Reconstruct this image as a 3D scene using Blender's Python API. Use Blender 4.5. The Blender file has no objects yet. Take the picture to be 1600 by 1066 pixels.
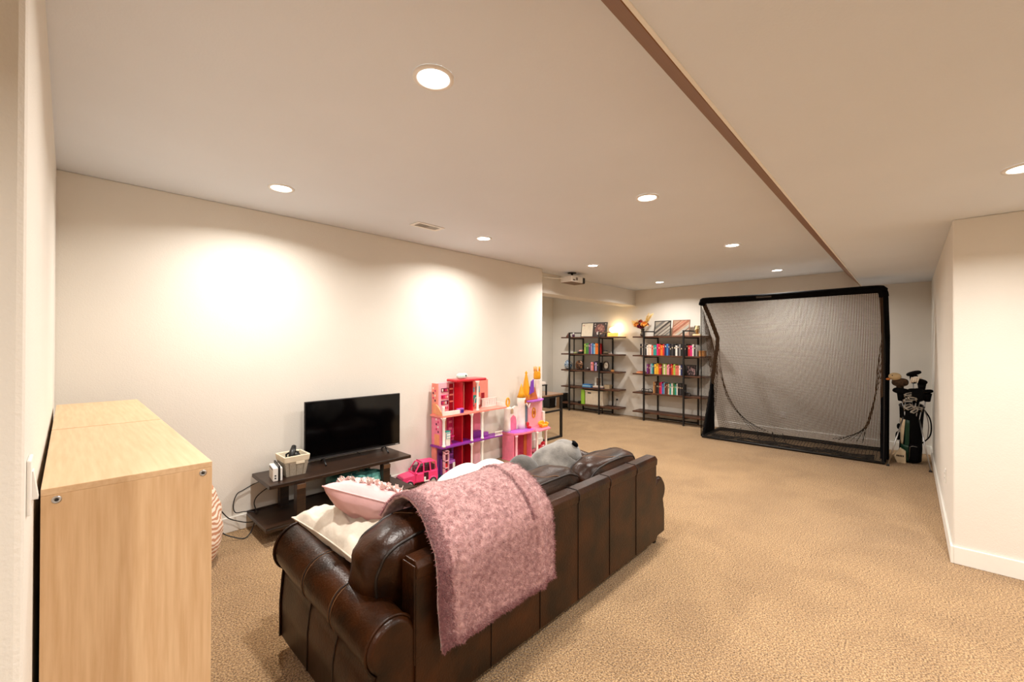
import bpy, math, random
from mathutils import Vector, Matrix, noise, Euler
random.seed(7)
R = random.random
def U(a, b): return a + (b - a) * R()
scene = bpy.context.scene
COL = scene.collection

# ------------------------------------------------------------------ camera, world, exposure
F_PX, TH, PI_, RO, CAM_H = 656.367, math.radians(43.4136), math.radians(.3113), math.radians(.1442), 1.56
fw = Vector((math.cos(TH)*math.cos(PI_), math.sin(TH)*math.cos(PI_), math.sin(PI_)))
rt = Vector((math.sin(TH), -math.cos(TH), 0)); up = rt.cross(fw)
r2 = rt*math.cos(RO) + up*math.sin(RO); u2 = up*math.cos(RO) - rt*math.sin(RO)
cd = bpy.data.cameras.new('camera'); cam = bpy.data.objects.new('camera', cd); COL.objects.link(cam)
cd.sensor_width = 36; cd.lens = F_PX/1600*36; cd.clip_start = .02
M3 = Matrix((r2, u2, -fw)).transposed()
cam.matrix_world = Matrix.Translation((0, 0, CAM_H)) @ M3.to_4x4()
scene.camera = cam
world = bpy.data.worlds.new('world'); scene.world = world; world.use_nodes = True
world.node_tree.nodes['Background'].inputs[0].default_value = (1, .9, .8, 1)
world.node_tree.nodes['Background'].inputs[1].default_value = .05
vs = scene.view_settings
vs.view_transform = 'Standard'; vs.look = 'None'; vs.gamma = 1; vs.use_curve_mapping = False
vs.exposure = 0.20
LAMP_W = 25.0                      # watts of each recessed lamp
LAMP_COL = (1.0, .95, .885)

# ------------------------------------------------------------------ colour + materials
def s2l(c): c /= 255.; return c/12.92 if c <= .04045 else ((c+.055)/1.055)**2.4
def C(r, g, b): return (s2l(r), s2l(g), s2l(b), 1)
def mul(c, k): return (c[0]*k, c[1]*k, c[2]*k, 1)
MATS = {}
def mat(name, col, rough=.5, metal=0, var=.06, vscale=20, bump=0, bscale=200, col2=None, detail=2, emit=0, coat=0, trans=0, spec=.5, stretch=None, contrast=None, sheen=0, bdist=.002, alpha=1):
    if name in MATS: return MATS[name]
    m = bpy.data.materials.new(name); m.use_nodes = True; nt = m.node_tree; b = nt.nodes['Principled BSDF']
    N = nt.nodes.new; L = nt.links.new
    tc = N('ShaderNodeTexCoord'); mp = N('ShaderNodeMapping'); L(tc.outputs['Object'], mp.inputs['Vector'])
    if stretch: mp.inputs['Scale'].default_value = stretch
    nz = N('ShaderNodeTexNoise'); nz.inputs['Scale'].default_value = vscale; nz.inputs['Detail'].default_value = detail
    L(mp.outputs[0], nz.inputs['Vector'])
    cr = N('ShaderNodeValToRGB'); lo, hi = contrast or (.3, .7)
    cr.color_ramp.elements[0].position = lo; cr.color_ramp.elements[1].position = hi
    cr.color_ramp.elements[0].color = col2 or mul(col, 1-var); cr.color_ramp.elements[1].color = col if col2 else mul(col, 1+var)
    L(nz.outputs['Fac'], cr.inputs[0]); L(cr.outputs[0], b.inputs['Base Color'])
    b.inputs['Roughness'].default_value = rough; b.inputs['Metallic'].default_value = metal
    b.inputs['Specular IOR Level'].default_value = spec
    b.inputs['Coat Weight'].default_value = coat; b.inputs['Transmission Weight'].default_value = trans
    b.inputs['Sheen Weight'].default_value = sheen; b.inputs['Alpha'].default_value = alpha
    if emit:
        b.inputs['Emission Color'].default_value = col; b.inputs['Emission Strength'].default_value = emit
    if bump:
        n2 = N('ShaderNodeTexNoise'); n2.inputs['Scale'].default_value = bscale; n2.inputs['Detail'].default_value = 3
        L(mp.outputs[0], n2.inputs['Vector'])
        bp = N('ShaderNodeBump'); bp.inputs['Strength'].default_value = bump; bp.inputs['Distance'].default_value = bdist
        L(n2.outputs['Fac'], bp.inputs['Height']); L(bp.outputs[0], b.inputs['Normal'])
    MATS[name] = m
    return m
def nodes_of(m): return m.node_tree, m.node_tree.nodes['Principled BSDF']

WALL = mat('wall_paint', C(231, 226, 217), .75, var=.012, vscale=3, bump=.35, bscale=130, bdist=.003, spec=.3)
CEIL = mat('ceiling_paint', C(226, 232, 241), .85, var=.012, vscale=2, bump=.4, bscale=110, bdist=.003, spec=.2)
TRIM = mat('white_trim_paint', C(242, 239, 232), .4, var=.01)
# carpet: two scales of speckle over broad worn tracks
CARPET = bpy.data.materials.new('carpet'); CARPET.use_nodes = True
nt, b = nodes_of(CARPET); N = nt.nodes.new; L = nt.links.new
tc = N('ShaderNodeTexCoord')
n1 = N('ShaderNodeTexNoise'); n1.inputs['Scale'].default_value = 120; n1.inputs['Detail'].default_value = 4; n1.inputs['Roughness'].default_value = .7
n2 = N('ShaderNodeTexNoise'); n2.inputs['Scale'].default_value = 2.2; n2.inputs['Detail'].default_value = 3; n2.inputs['Distortion'].default_value = .8
n3 = N('ShaderNodeTexVoronoi'); n3.inputs['Scale'].default_value = 110
for n in (n1, n2, n3): L(tc.outputs['Object'], n.inputs['Vector'])
cr = N('ShaderNodeValToRGB'); e = cr.color_ramp.elements
e[0].position = .385; e[0].color = C(100, 72, 44); e[1].position = .615; e[1].color = C(224, 190, 142)
mid = e.new(.5); mid.color = C(180, 142, 98)
L(n1.outputs['Fac'], cr.inputs[0])
cr2 = N('ShaderNodeValToRGB'); e = cr2.color_ramp.elements
e[0].position = .35; e[0].color = (.86, .845, .83, 1); e[1].position = .62; e[1].color = (1, 1, 1, 1)
L(n2.outputs['Fac'], cr2.inputs[0])
mx = N('ShaderNodeMix'); mx.data_type = 'RGBA'; mx.blend_type = 'MULTIPLY'; mx.inputs[0].default_value = 1
L(cr.outputs[0], mx.inputs[6]); L(cr2.outputs[0], mx.inputs[7]); L(mx.outputs[2], b.inputs['Base Color'])
b.inputs['Roughness'].default_value = .95; b.inputs['Specular IOR Level'].default_value = .1; b.inputs['Sheen Weight'].default_value = .2
ad = N('ShaderNodeMath'); ad.operation = 'ADD'; L(n1.outputs['Fac'], ad.inputs[0]); L(n3.outputs['Distance'], ad.inputs[1])
bp = N('ShaderNodeBump'); bp.inputs['Strength'].default_value = .8; bp.inputs['Distance'].default_value = .012
L(ad.outputs[0], bp.inputs['Height']); L(bp.outputs[0], b.inputs['Normal'])
MATS['carpet'] = CARPET

LEATHER = mat('dark_brown_leather', C(62, 30, 8), .33, var=.3, vscale=7, detail=6, col2=C(24, 10, 3), bump=.35, bscale=90, bdist=.004, spec=.28, contrast=(.35, .75))
LEATHER_SEAM = mat('leather_seam', C(26, 14, 8), .5, bump=.2, bscale=120)
STITCH = mat('tan_stitching', C(120, 84, 52), .6)
LIGHTWOOD = mat('light_oak_veneer', C(220, 186, 146), .5, var=.05, col2=C(204, 166, 124), vscale=14, detail=5, stretch=(6, 6, .35), bump=.05, bscale=90)
LIGHTWOOD_TOP = mat('light_oak_veneer_top', C(220, 188, 150), .5, col2=C(208, 172, 132), vscale=14, detail=5, stretch=(6, .35, 6))
DARKWOOD = mat('dark_walnut', C(60, 38, 24), .36, col2=C(22, 14, 10), vscale=10, detail=6, stretch=(.6, 7, 7), bump=.08, bscale=60)
SHELFWOOD = mat('rustic_brown_shelf', C(96, 58, 36), .5, col2=C(58, 33, 20), vscale=12, detail=5, stretch=(7, .7, 7))
DESKWOOD = mat('greyed_oak', C(150, 116, 86), .55, col2=C(110, 82, 58), vscale=12, detail=5, stretch=(7, .7, 7))
BLACKM = mat('black_powder_metal', C(20, 18, 18), .5, var=.1)
BLACKP = mat('black_plastic', C(16, 16, 17), .38, var=.1)
BLACKF = mat('black_fabric', C(11, 11, 13), .9, var=.2, spec=.1, vscale=60, bump=.3, bscale=300)
SCREEN = mat('tv_glass', C(3, 3, 4), .08, var=.02, spec=.35)
WHITEP = mat('white_plastic', C(240, 238, 234), .35, var=.01)
STEEL = mat('brushed_steel', C(190, 190, 192), .3, metal=1, var=.05)
CHROME = mat('polished_steel', C(150, 146, 140), .2, metal=1, var=.03)
GLASS = mat('clear_glass', (1, 1, 1, 1), .03, var=0, trans=1)
def M(name, r, g, b_, rough=.5, **k): return mat(name, C(r, g, b_), rough, **k)

# ------------------------------------------------------------------ mesh builder
class MB:
    def __init__(self, xf=None): self.v = []; self.f = []; self.mi = []; self.sm = []; self.xf = xf; self.m = 0; self.s = False
    def vert(self, p):
        p = Vector(p)
        if self.xf: p = self.xf @ p
        self.v.append(p); return len(self.v)-1
    def face(self, ids, s=None): self.f.append(tuple(ids)); self.mi.append(self.m); self.sm.append(self.s if s is None else s)
    def box(self, x0, x1, y0, y1, z0, z1):
        if x0 > x1: x0, x1 = x1, x0
        if y0 > y1: y0, y1 = y1, y0
        i = [self.vert(p) for p in [(x0,y0,z0),(x1,y0,z0),(x1,y1,z0),(x0,y1,z0),(x0,y0,z1),(x1,y0,z1),(x1,y1,z1),(x0,y1,z1)]]
        for q in [(3,2,1,0),(4,5,6,7),(0,1,5,4),(1,2,6,5),(2,3,7,6),(3,0,4,7)]: self.face([i[k] for k in q], False)
        return self
    def hexa(self, p):   # 8 points: bottom 4 ccw, top 4 ccw
        i = [self.vert(q) for q in p]
        for q in [(3,2,1,0),(4,5,6,7),(0,1,5,4),(1,2,6,5),(2,3,7,6),(3,0,4,7)]: self.face([i[k] for k in q], False)
        return self
    def tube(self, pts, r, n=8, caps=True, closed=False, flat=1.0):
        pts = [Vector(p) for p in pts]; k = len(pts); rr = r if isinstance(r, (list, tuple)) else [r]*k
        rings = []; prev = None
        for j, p in enumerate(pts):
            a = pts[(j-1) % k] if (closed or j > 0) else p; c = pts[(j+1) % k] if (closed or j < k-1) else p
            t = (c-a).normalized() if (c-a).length > 1e-9 else Vector((0,0,1))
            if prev is None:
                ref = Vector((0,0,1)) if abs(t.z) < .9 else Vector((1,0,0)); nx = t.cross(ref).normalized()
            else:
                nx = prev - t*prev.dot(t); nx = nx.normalized() if nx.length > 1e-6 else t.orthogonal().normalized()
            prev = nx; ny = t.cross(nx)
            rings.append([self.vert(p + (nx*math.cos(2*math.pi*q/n) + ny*math.sin(2*math.pi*q/n)*flat)*rr[j]) for q in range(n)])
        for j in range(k if closed else k-1):
            a, c = rings[j], rings[(j+1) % k]
            for q in range(n): self.face((a[q], a[(q+1) % n], c[(q+1) % n], c[q]), n > 4)
        if caps and not closed: self.face(rings[0][::-1], False); self.face(rings[-1], False)
        return self
    def cyl(self, p0, p1, r0, r1=None, n=16): return self.tube([p0, p1], [r0, r0 if r1 is None else r1], n)
    def bar(self, p0, p1, w, h=None):   # square bar
        p0, p1 = Vector(p0), Vector(p1); t = (p1-p0).normalized(); h = h or w
        ref = Vector((0,0,1)) if abs(t.z) < .9 else Vector((1,0,0)); a = t.cross(ref).normalized()*w/2; c = t.cross(a).normalized()*h/2
        return self.hexa([p0-a-c, p0+a-c, p0+a+c, p0-a+c, p1-a-c, p1+a-c, p1+a+c, p1-a+c])
    def lathe(self, prof, n=24, c=(0,0,0), ax=None, cap=True):
        c = Vector(c); rings = []
        Q = Vector((0,0,1)).rotation_difference(Vector(ax)).to_matrix() if ax else Matrix.Identity(3)
        for r, z in prof: rings.append([self.vert(c + Q @ Vector((r*math.cos(2*math.pi*q/n), r*math.sin(2*math.pi*q/n), z))) for q in range(n)])
        for a, d in zip(rings, rings[1:]):
            for q in range(n): self.face((a[q], a[(q+1) % n], d[(q+1) % n], d[q]), True)
        if cap: self.face(rings[0][::-1], False); self.face(rings[-1], False)
        return self
    def prism(self, poly, a0, a1, ax='y', smooth=False):
        def P(p, a): return {'y': (p[0], a, p[1]), 'x': (a, p[0], p[1]), 'z': (p[0], p[1], a)}[ax]
        A = [self.vert(P(p, a0)) for p in poly]; B = [self.vert(P(p, a1)) for p in poly]; n = len(poly)
        for q in range(n): self.face((A[q], A[(q+1) % n], B[(q+1) % n], B[q]), smooth)
        self.face(A[::-1], False); self.face(B, False)
        return self
    def grid(self, fn, nu, nv, cu=False, cv=False, smooth=True, flip=False):
        I = [[self.vert(fn(i/(nu if cu else nu-1), j/(nv if cv else nv-1))) for j in range(nv)] for i in range(nu)]
        for i in range(nu if cu else nu-1):
            for j in range(nv if cv else nv-1):
                q = (I[i][j], I[(i+1) % nu][j], I[(i+1) % nu][(j+1) % nv], I[i][(j+1) % nv])
                self.face(q[::-1] if flip else q, smooth)
        return self
    def ell(self, c, r, n=16, e=1.0, ez=1.0, wob=0, wf=3, rot=None):   # superellipsoid
        def sp(x, p): return math.copysign(abs(x)**p, x)
        Q = Euler(rot).to_matrix() if rot else None
        c = Vector(c)
        def fn(a, bb):
            th = 2*math.pi*a; ph = math.pi*(bb-.5)*.998
            p = Vector((r[0]*sp(math.cos(ph), ez)*sp(math.cos(th), e), r[1]*sp(math.cos(ph), ez)*sp(math.sin(th), e), r[2]*sp(math.sin(ph), ez)))
            if wob: p *= 1 + wob*noise.noise(Vector((c + p)*wf))
            return c + (Q @ p if Q else p)
        return self.grid(fn, n*2, n, cu=True)

ORG = {}
def link(o): COL.objects.link(o); return o
def setp(o, label=None, cat=None, group=None, kind=None):
    if label: o['label'] = label
    if cat: o['category'] = cat
    if group: o['group'] = group
    if kind: o['kind'] = kind
    return o
def thing(name, label, cat, loc, group=None):
    o = link(bpy.data.objects.new(name, None)); o.location = loc; o.empty_display_size = .05
    ORG[o] = Vector(loc); return setp(o, label, cat, group)
def mk(name, mb, mats, parent=None, loc=None, bevel=0, seg=2, sub=0, label=None, cat=None, group=None, kind=None, shade=None):
    mats = mats if isinstance(mats, (list, tuple)) else [mats]
    if parent is not None: org = ORG[parent]
    elif loc is not None: org = Vector(loc)
    else:
        xs = [v.x for v in mb.v]; ys = [v.y for v in mb.v]; zs = [v.z for v in mb.v]
        org = Vector(((min(xs)+max(xs))/2, (min(ys)+max(ys))/2, min(zs)))
    me = bpy.data.meshes.new(name); me.from_pydata([v-org for v in mb.v], [], mb.f)
    for m in mats: me.materials.append(m)
    me.polygons.foreach_set('material_index', mb.mi)
    me.polygons.foreach_set('use_smooth', [True]*len(mb.sm) if shade else mb.sm)
    me.update()
    o = link(bpy.data.objects.new(name, me)); ORG[o] = org
    if parent is not None: o.parent = parent
    else: o.location = org
    if bevel:
        md = o.modifiers.new('bevel', 'BEVEL'); md.width = bevel; md.segments = seg; md.limit_method = 'ANGLE'; md.angle_limit = math.radians(40)
    if sub:
        md = o.modifiers.new('sub', 'SUBSURF'); md.levels = sub; md.render_levels = sub
    return setp(o, label, cat, group, kind)
def Bx(*a): return MB().box(*a)
def struct(name, mb, m, bevel=0, parent=None): return mk(name, mb, m, parent=parent, kind='structure' if parent is None else None, bevel=bevel, loc=None if parent else (0,0,0))

# ------------------------------------------------------------------ room shell
H, HS, HB = 2.6993, 2.4526, 2.372
XL, YT, XE, XF, YB, YR, XC = -.058, 4.073, 4.98, 8.386, 4.279, -.226, 4.358
YS1, YS2, YAL, YC = .735, .533, 6.518, 1.265
struct('floor', Bx(-2.8, 8.6, -3.4, 6.75, -.1, 0), CARPET)
struct('wall_back', Bx(-.3, XE, YT, YT+.2, 0, H), WALL, .008)
struct('wall_left', Bx(XL-.2, XL, YC, YT, 0, H), WALL, .012)
struct('wall_hall', Bx(-2.8, XL-.2, YC, YC+.15, 0, H), WALL)
struct('wall_alcove_left', Bx(XE-.15, XE, YT+.2, YAL+.15, 0, H), WALL)
struct('wall_alcove_back', Bx(XE, XF+.15, YAL, YAL+.15, 0, H), WALL)
struct('wall_far', Bx(XF, XF+.15, YR-.1, YAL, 0, H), WALL)
struct('wall_right', Bx(XC, XF+.15, -3.3, YR, 0, HS), WALL, .008)
struct('wall_rear', Bx(-2.8, XC, -3.4, -3.3, 0, HS), WALL)
struct('wall_entry', Bx(-2.9, -2.8, -3.4, YC+.15, 0, H), WALL)
struct('ceiling', Bx(-2.9, 8.6, YS1, 6.75, H, H+.1), CEIL)
struct('ceiling_soffit', MB().prism([(-3.4, HS), (YS2, HS), (YS1, H), (YS1, H+.1), (-3.4, H+.1)], -2.9, 8.6, 'x'), CEIL)
SLOPE_BROWN = M('brown_soffit_slope', 122, 76, 28, .55, var=.08, vscale=6, stretch=(.3, 6, 6))  # darker brown than the ceiling, for the sloped soffit face only
struct('trim_1', MB().hexa([(-2.8, YS2+.004, HS), (XF, YS2+.004, HS), (XF, YS1-.004, H-.004), (-2.8, YS1-.004, H-.004), (-2.8, YS2+.010, HS-.003), (XF, YS2+.010, HS-.003), (XF, YS1+.002, H-.007), (-2.8, YS1+.002, H-.007)][::1]), SLOPE_BROWN)
struct('trim_2', MB().box(-2.8, XF, YS2-.006, YS2+.006, HS-.004, HS+.001), TRIM)
struct('ceiling_beam', Bx(XE, XF, YB, YB+.3, HB, H), WALL, .006)
BBH, BBT = .122, .016
for nm, a in dict(back=(XL, XE, YT-BBT, YT), left=(XL, XL+BBT, YC, YT-BBT), far=(XF-BBT, XF, YR, YAL), right=(XC-BBT, XF-BBT, YR, YR+BBT), alcove_left=(XE, XE+BBT, YT, YAL),
                  alcove_back=(XE+BBT, XF-BBT, YAL-BBT, YAL), corner=(XC-BBT, XC, -3.3, YR), hall=(-2.8, XL, YC-BBT, YC)).items():
    struct('baseboard_'+nm, Bx(a[0], a[1], a[2], a[3], 0, BBH), TRIM, .004)

# ------------------------------------------------------------------ recessed lamps
LENS = mat('lamp_lens', (1, .95, .88, 1), .5, var=0, emit=14)
row = {0: 'nearest the camera', 1: 'second from the camera', 2: 'third from the camera', 3: 'farthest from the camera'}
def lamp(x, y, z, label):
    t = thing('recessed_light', label, 'ceiling light', (x, y, z), 'recessed ceiling lights')
    ring = MB(); ring.lathe([(.088, -.001), (.088, -.007), (.070, -.010), (.066, -.004), (.066, -.001)], 32, (x, y, z), cap=False); mk('trim_ring', ring, WHITEP, t)
    mk('lens', MB().lathe([(.0, -.0035), (.04, -.0042), (.067, -.0035)], 32, (x, y, z), cap=False), LENS, t)
    ld = bpy.data.lights.new('lamp_glow', 'AREA'); ld.shape = 'DISK'; ld.size = .13; ld.energy = LAMP_W; ld.color = LAMP_COL; ld.spread = math.radians(152)
    lo = link(bpy.data.objects.new('lamp_glow', ld)); lo.parent = t; lo.location = (0, 0, -.014)
XS = (1.07, 3.09, 5.25, 7.5)
for i, x in enumerate(XS):
    lamp(x, 1.48, H, 'round recessed ceiling light %s in the row above the sofa' % row[i])
    lamp(x, 3.35, H, 'round recessed ceiling light %s in the row along the television wall' % row[i])
lamp(3.30, -.43, HS, 'round recessed light in the lower ceiling at the right edge')
for x, y, d in ((1.1, -.43, 'second'), (-.75, .05, 'third'), (1.1, -2.2, 'fourth'), (3.3, -2.2, 'fifth')): lamp(x, y, HS, 'round recessed light in the lower ceiling, %s one, outside the view' % d)

lamp(6.9, 5.5, H, 'round recessed ceiling light in the alcove above the desk')
# ceiling register
t = thing('ceiling_vent', 'white rectangular air register in the ceiling', 'air vent', (2.40, 3.41, H))
vent = MB(); x0, x1, y0, y1 = 2.245, 2.555, 3.335, 3.485
for a in ((x0, x1, y0, y0+.028), (x0, x1, y1-.028, y1), (x0, x0+.035, y0+.028, y1-.028), (x1-.035, x1, y0+.028, y1-.028)): vent.box(a[0], a[1], a[2], a[3], H-.008, H)
mk('frame', vent, WHITEP, t, bevel=.003)
mk('backing', Bx(x0+.03, x1-.03, y0+.025, y1-.025, H-.0015, H-.0005), M('vent_dark', 205, 200, 194), t)
for k in range(12):
    xx = x0+.045+k*.0205
    sl = MB().hexa([(xx, y0+.028, H-.007), (xx+.004, y0+.028, H-.007), (xx+.004, y1-.028, H-.007), (xx, y1-.028, H-.007), (xx+.007, y0+.028, H-.002), (xx+.011, y0+.028, H-.002), (xx+.011, y1-.028, H-.002), (xx+.007, y1-.028, H-.002)])
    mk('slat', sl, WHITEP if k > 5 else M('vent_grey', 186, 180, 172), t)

# wall plates
def outlet(cx, cy, cz, nrm, label, plug=False):
    t = thing('wall_outlet', label, 'outlet', (cx, cy, cz))
    def bx(a0, a1, z0, z1, d0, d1):   # a across, d out of the wall
        if nrm == '-x': return Bx(cx-d1, cx-d0, cy+a0, cy+a1, cz+z0, cz+z1)
        return Bx(cx+a0, cx+a1, cy+d0, cy+d1, cz+z0, cz+z1)
    mk('plate', bx(-.036, .036, -.058, .058, 0, .006), WHITEP, t, bevel=.002)
    for s in (-1, 1):
        so = mk('socket', bx(-.017, .017, s*.02-.014, s*.02+.014, .006, .0085), WHITEP, t, bevel=.003)
        for q in (-.006, .006): mk('slot', bx(q-.0012, q+.0012, s*.02-.004, s*.02+.006, .0084, .009), BLACKP, so)
    if plug: mk('plug', bx(-.016, .016, .004, .036, .009, .04), BLACKP, t, bevel=.004)
outlet(XF, 1.563, .356, '-x', 'white wall outlet seen through the golf net')
outlet(XF, 4.705, .30, '-x', 'white wall outlet with black plug between the two bookcases', True)
outlet(5.2, YR, .43, '+y', 'white wall outlet low on the right hand wall')
t = thing('light_switch', 'white light switch plate on the left wall above cabinet', 'light switch', (XL, 1.37, 1.255))
mk('plate', Bx(XL, XL+.007, 1.33, 1.41, 1.197, 1.313), WHITEP, t, bevel=.003)
mk('rocker', MB().hexa([(XL+.007, 1.353, 1.225), (XL+.016, 1.353, 1.225), (XL+.016, 1.387, 1.225), (XL+.007, 1.387, 1.225), (XL+.007, 1.353, 1.285), (XL+.009, 1.353, 1.285), (XL+.009, 1.387, 1.285), (XL+.007, 1.387, 1.285)]), WHITEP, t)

# ------------------------------------------------------------------ light oak cabinets by the left wall
def cabinet(y0, y1, label):
    x0, x1, h, p = -.046, .318, 1.182, .018
    t = thing('storage_cabinet', label, 'cabinet', ((x0+x1)/2, (y0+y1)/2, 0), 'oak cabinets along the left wall')
    for ya in (y0, y1-p): mk('side_panel', Bx(x0, x1, ya, ya+p, 0, h-p), LIGHTWOOD, t, bevel=.001)
    mk('top_panel', Bx(x0, x1, y0, y1, h-p, h), LIGHTWOOD_TOP, t, bevel=.0015)
    mk('back_panel', Bx(x0, x0+.006, y0+p, y1-p, .06, h-p), LIGHTWOOD, t)
    mk('plinth', Bx(x1-.03, x1-.015, y0+p, y1-p, 0, .06), LIGHTWOOD, t)
    for z in (.06, .43, .80): mk('shelf', Bx(x0+.006, x1-.004, y0+p, y1-p, z, z+p), LIGHTWOOD_TOP, t)
    for xx in (x0+.028, x1-.024):
        cap = mk('screw_cap', MB().lathe([(.0095, 0), (.0095, .002), (.007, .003), (.005, .0015)], 20, (xx, y0, h-.032), (0, -1, 0)), STEEL, t)
        mk('socket_hole', MB().lathe([(.0045, .0016), (.004, .0034)], 10, (xx, y0, h-.032), (0, -1, 0)), BLACKP, cap)
    return t
cabinet(1.614, 2.672, 'tall light oak cabinet nearest the camera, screw caps on its side')
cabinet(2.684, 3.728, 'light oak cabinet behind the first, nearer the television wall')

# ------------------------------------------------------------------ striped bean bag
STRIPE = bpy.data.materials.new('peach_striped_fabric'); STRIPE.use_nodes = True
nt, b = nodes_of(STRIPE); N = nt.nodes.new; L = nt.links.new
tc = N('ShaderNodeTexCoord'); w = N('ShaderNodeTexWave'); w.bands_direction = 'Z'; w.inputs['Scale'].default_value = 9; w.inputs['Distortion'].default_value = 5; w.inputs['Detail'].default_value = 1; w.inputs['Detail Scale'].default_value = 1.5
cr = N('ShaderNodeValToRGB'); e = cr.color_ramp.elements; e[0].position = .42; e[0].color = C(196, 140, 108); e[1].position = .56; e[1].color = C(240, 222, 204)
L(tc.outputs['Object'], w.inputs['Vector']); L(w.outputs['Fac'], cr.inputs[0]); L(cr.outputs[0], b.inputs['Base Color']); b.inputs['Roughness'].default_value = .9
t = thing('bean_bag', 'peach and white striped bean bag squeezed beside the oak cabinets', 'bean bag', (.565, 3.68, 0))
def bb(a, v):
    th = 2*math.pi*a; z = .64*v; r = (math.sin(math.pi*min(1, .12+v*.80))**.55)*.25*(1-.30*v)
    p = Vector((.565+r*1.02*math.cos(th), 3.68+r*1.25*math.sin(th), z))
    k = 1+.09*noise.noise(p*9)+.06*math.sin(th*7+v*3)*v
    return (.565+(p.x-.565)*k, 3.68+(p.y-3.68)*k, z)
mk('body', MB().grid(bb, 40, 24, cu=True), STRIPE, t)
mk('bottom', MB().lathe([(.001, .004), (.09, .004)], 24, (.565, 3.68, 0), cap=False), STRIPE, t)
mk('tied_top', MB().ell((.565, 3.68, .625), (.06, .06, .03), 10, wob=.3, wf=20), STRIPE, t)

# ------------------------------------------------------------------ television stand and what is on it
TZ = .452
t = thing('television_stand', 'low dark walnut television bench with an open lower shelf', 'tv stand', (1.71, 3.80, 0))
mk('top_board', Bx(1.075, 2.345, 3.59, 4.045, TZ-.032, TZ), DARKWOOD, t, bevel=.006)
sh = mk('lower_shelf', Bx(1.04, 2.385, 3.545, 4.05, .105, .135), DARKWOOD, t, bevel=.006)
for a in ((1.04, 2.385, 3.545, 3.56), (1.04, 2.385, 4.035, 4.05)): mk('lip', Bx(a[0], a[1], a[2], a[3], .1351, .147), DARKWOOD, sh)
for x in (1.305, 2.07):
    for y in (3.575, 3.955): mk('leg', Bx(x-.035, x+.035, y, y+.07, .0, TZ-.0321), DARKWOOD, t, bevel=.004)
    mk('cap_plate', Bx(x-.033, x+.033, 3.568, 3.574, TZ-.07, TZ-.035), M('bronze', 120, 92, 70, .4, metal=.6), t)

TY = 3.90
t = thing('television', 'flat black television on two splayed feet on the walnut bench', 'television', (1.935, TY, TZ))
x0, x1, z0, z1 = 1.448, 2.408, .497, 1.032
mk('housing', Bx(x0, x1, TY, TY+.022, z0, z1), BLACKP, t, bevel=.004)
mk('rear_hump', Bx(x0+.16, x1-.16, TY+.022, TY+.06, z0+.03, z0+.32), BLACKP, t, bevel=.012)
mk('screen', Bx(x0+.008, x1-.008, TY-.0018, TY+.0005, z0+.018, z1-.008), SCREEN, t)
mk('lower_bezel', Bx(x0+.002, x1-.002, TY-.003, TY+.001, z0+.001, z0+.017), M('bezel_grey', 52, 50, 50, .35), t)
mk('logo_plate', Bx(x1-.055, x1-.02, TY-.0036, TY-.003, z0+.006, z0+.012), M('logo_grey', 190, 186, 180, .4), t)
for fx in (1.62, 2.24):
    ft = MB(); 
    for s in (-1, 1): ft.tube([(fx, TY+.01, z0+.006), (fx+s*.012, TY+.01+s*.055, z0-.018), (fx+s*.022, TY+.01+s*.105, TZ+.006)], .0075, 8)
    mk('foot', ft, BLACKP, t)
cable = MB().tube([(1.92, TY+.03, .54), (1.95, TY+.035, .49), (2.0, TY-.01, .458), (2.06, TY+.02, .457), (2.1, TY+.10, .457), (2.12, TY+.14, .44)], .003, 6)
mk('tv_cable', cable, BLACKP, label='thin black cable lying under the television', cat='cable')

# console dock
t = thing('game_console', 'white game console dock with black tablet on bench end', 'game console', (1.17, 3.74, TZ))
xf = Matrix.Translation((1.165, 3.76, TZ)) @ Matrix.Rotation(math.radians(-8), 4, 'Z')
mk('front_shell', MB(xf).box(-.028, .010, -.09, .085, 0, .108), WHITEP, t, bevel=.006)
mk('rear_shell', MB(xf).box(.024, .040, -.09, .085, 0, .104), WHITEP, t, bevel=.004)
mk('tablet', MB(xf).box(.0105, .0235, -.094, .12, .012, .122), BLACKP, t, bevel=.004)
mk('side_inlay', MB(xf).box(-.0295, -.0275, -.06, .07, .012, .08), M('dock_grey', 214, 208, 200), t)
mk('vent_slot', MB(xf).box(-.029, -.027, -.07, .07, .086, .098), BLACKP, t)
for z in (.02, .04): mk('port', MB(xf).box(-.016, -.005, -.0912, -.0895, z, z+.011), BLACKP, t)
# basket
def frustum(mb, cx, cy, z0, z1, a0, b0, a1, b1, th):
    mb.hexa([(cx-a0, cy-b0, z0), (cx+a0, cy-b0, z0), (cx+a0, cy+b0, z0), (cx-a0, cy+b0, z0), (cx-a0, cy-b0, z0+.004), (cx+a0, cy-b0, z0+.004), (cx+a0, cy+b0, z0+.004), (cx-a0, cy+b0, z0+.004)])
    O = [[(cx+sx*a, cy+sy*b, z) for sx, sy in ((-1,-1),(1,-1),(1,1),(-1,1))] for a, b, z in ((a0, b0, z0), (a1, b1, z1))]
    I = [[(cx+sx*(a-th), cy+sy*(b-th), z) for sx, sy in ((-1,-1),(1,-1),(1,1),(-1,1))] for a, b, z in ((a0, b0, z0), (a1, b1, z1))]
    for q in range(4):
        w = (q+1) % 4
        mb.hexa([O[0][q], O[0][w], I[0][w], I[0][q], O[1][q], O[1][w], I[1][w], I[1][q]])
BASKET = M('grey_woven', 176, 166, 150, .85, var=.2, vscale=140, bump=.6, bscale=160)
LINER = M('cream_linen', 232, 220, 196, .9, bump=.2, bscale=200)
t = thing('storage_basket', 'small cream lined fabric basket beside the television', 'basket', (1.315, 3.80, TZ))
m = MB(); frustum(m, 1.315, 3.80, TZ, TZ+.15, .075, .08, .098, .105, .005); mk('woven_body', m, BASKET, t, bevel=.003)
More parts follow.
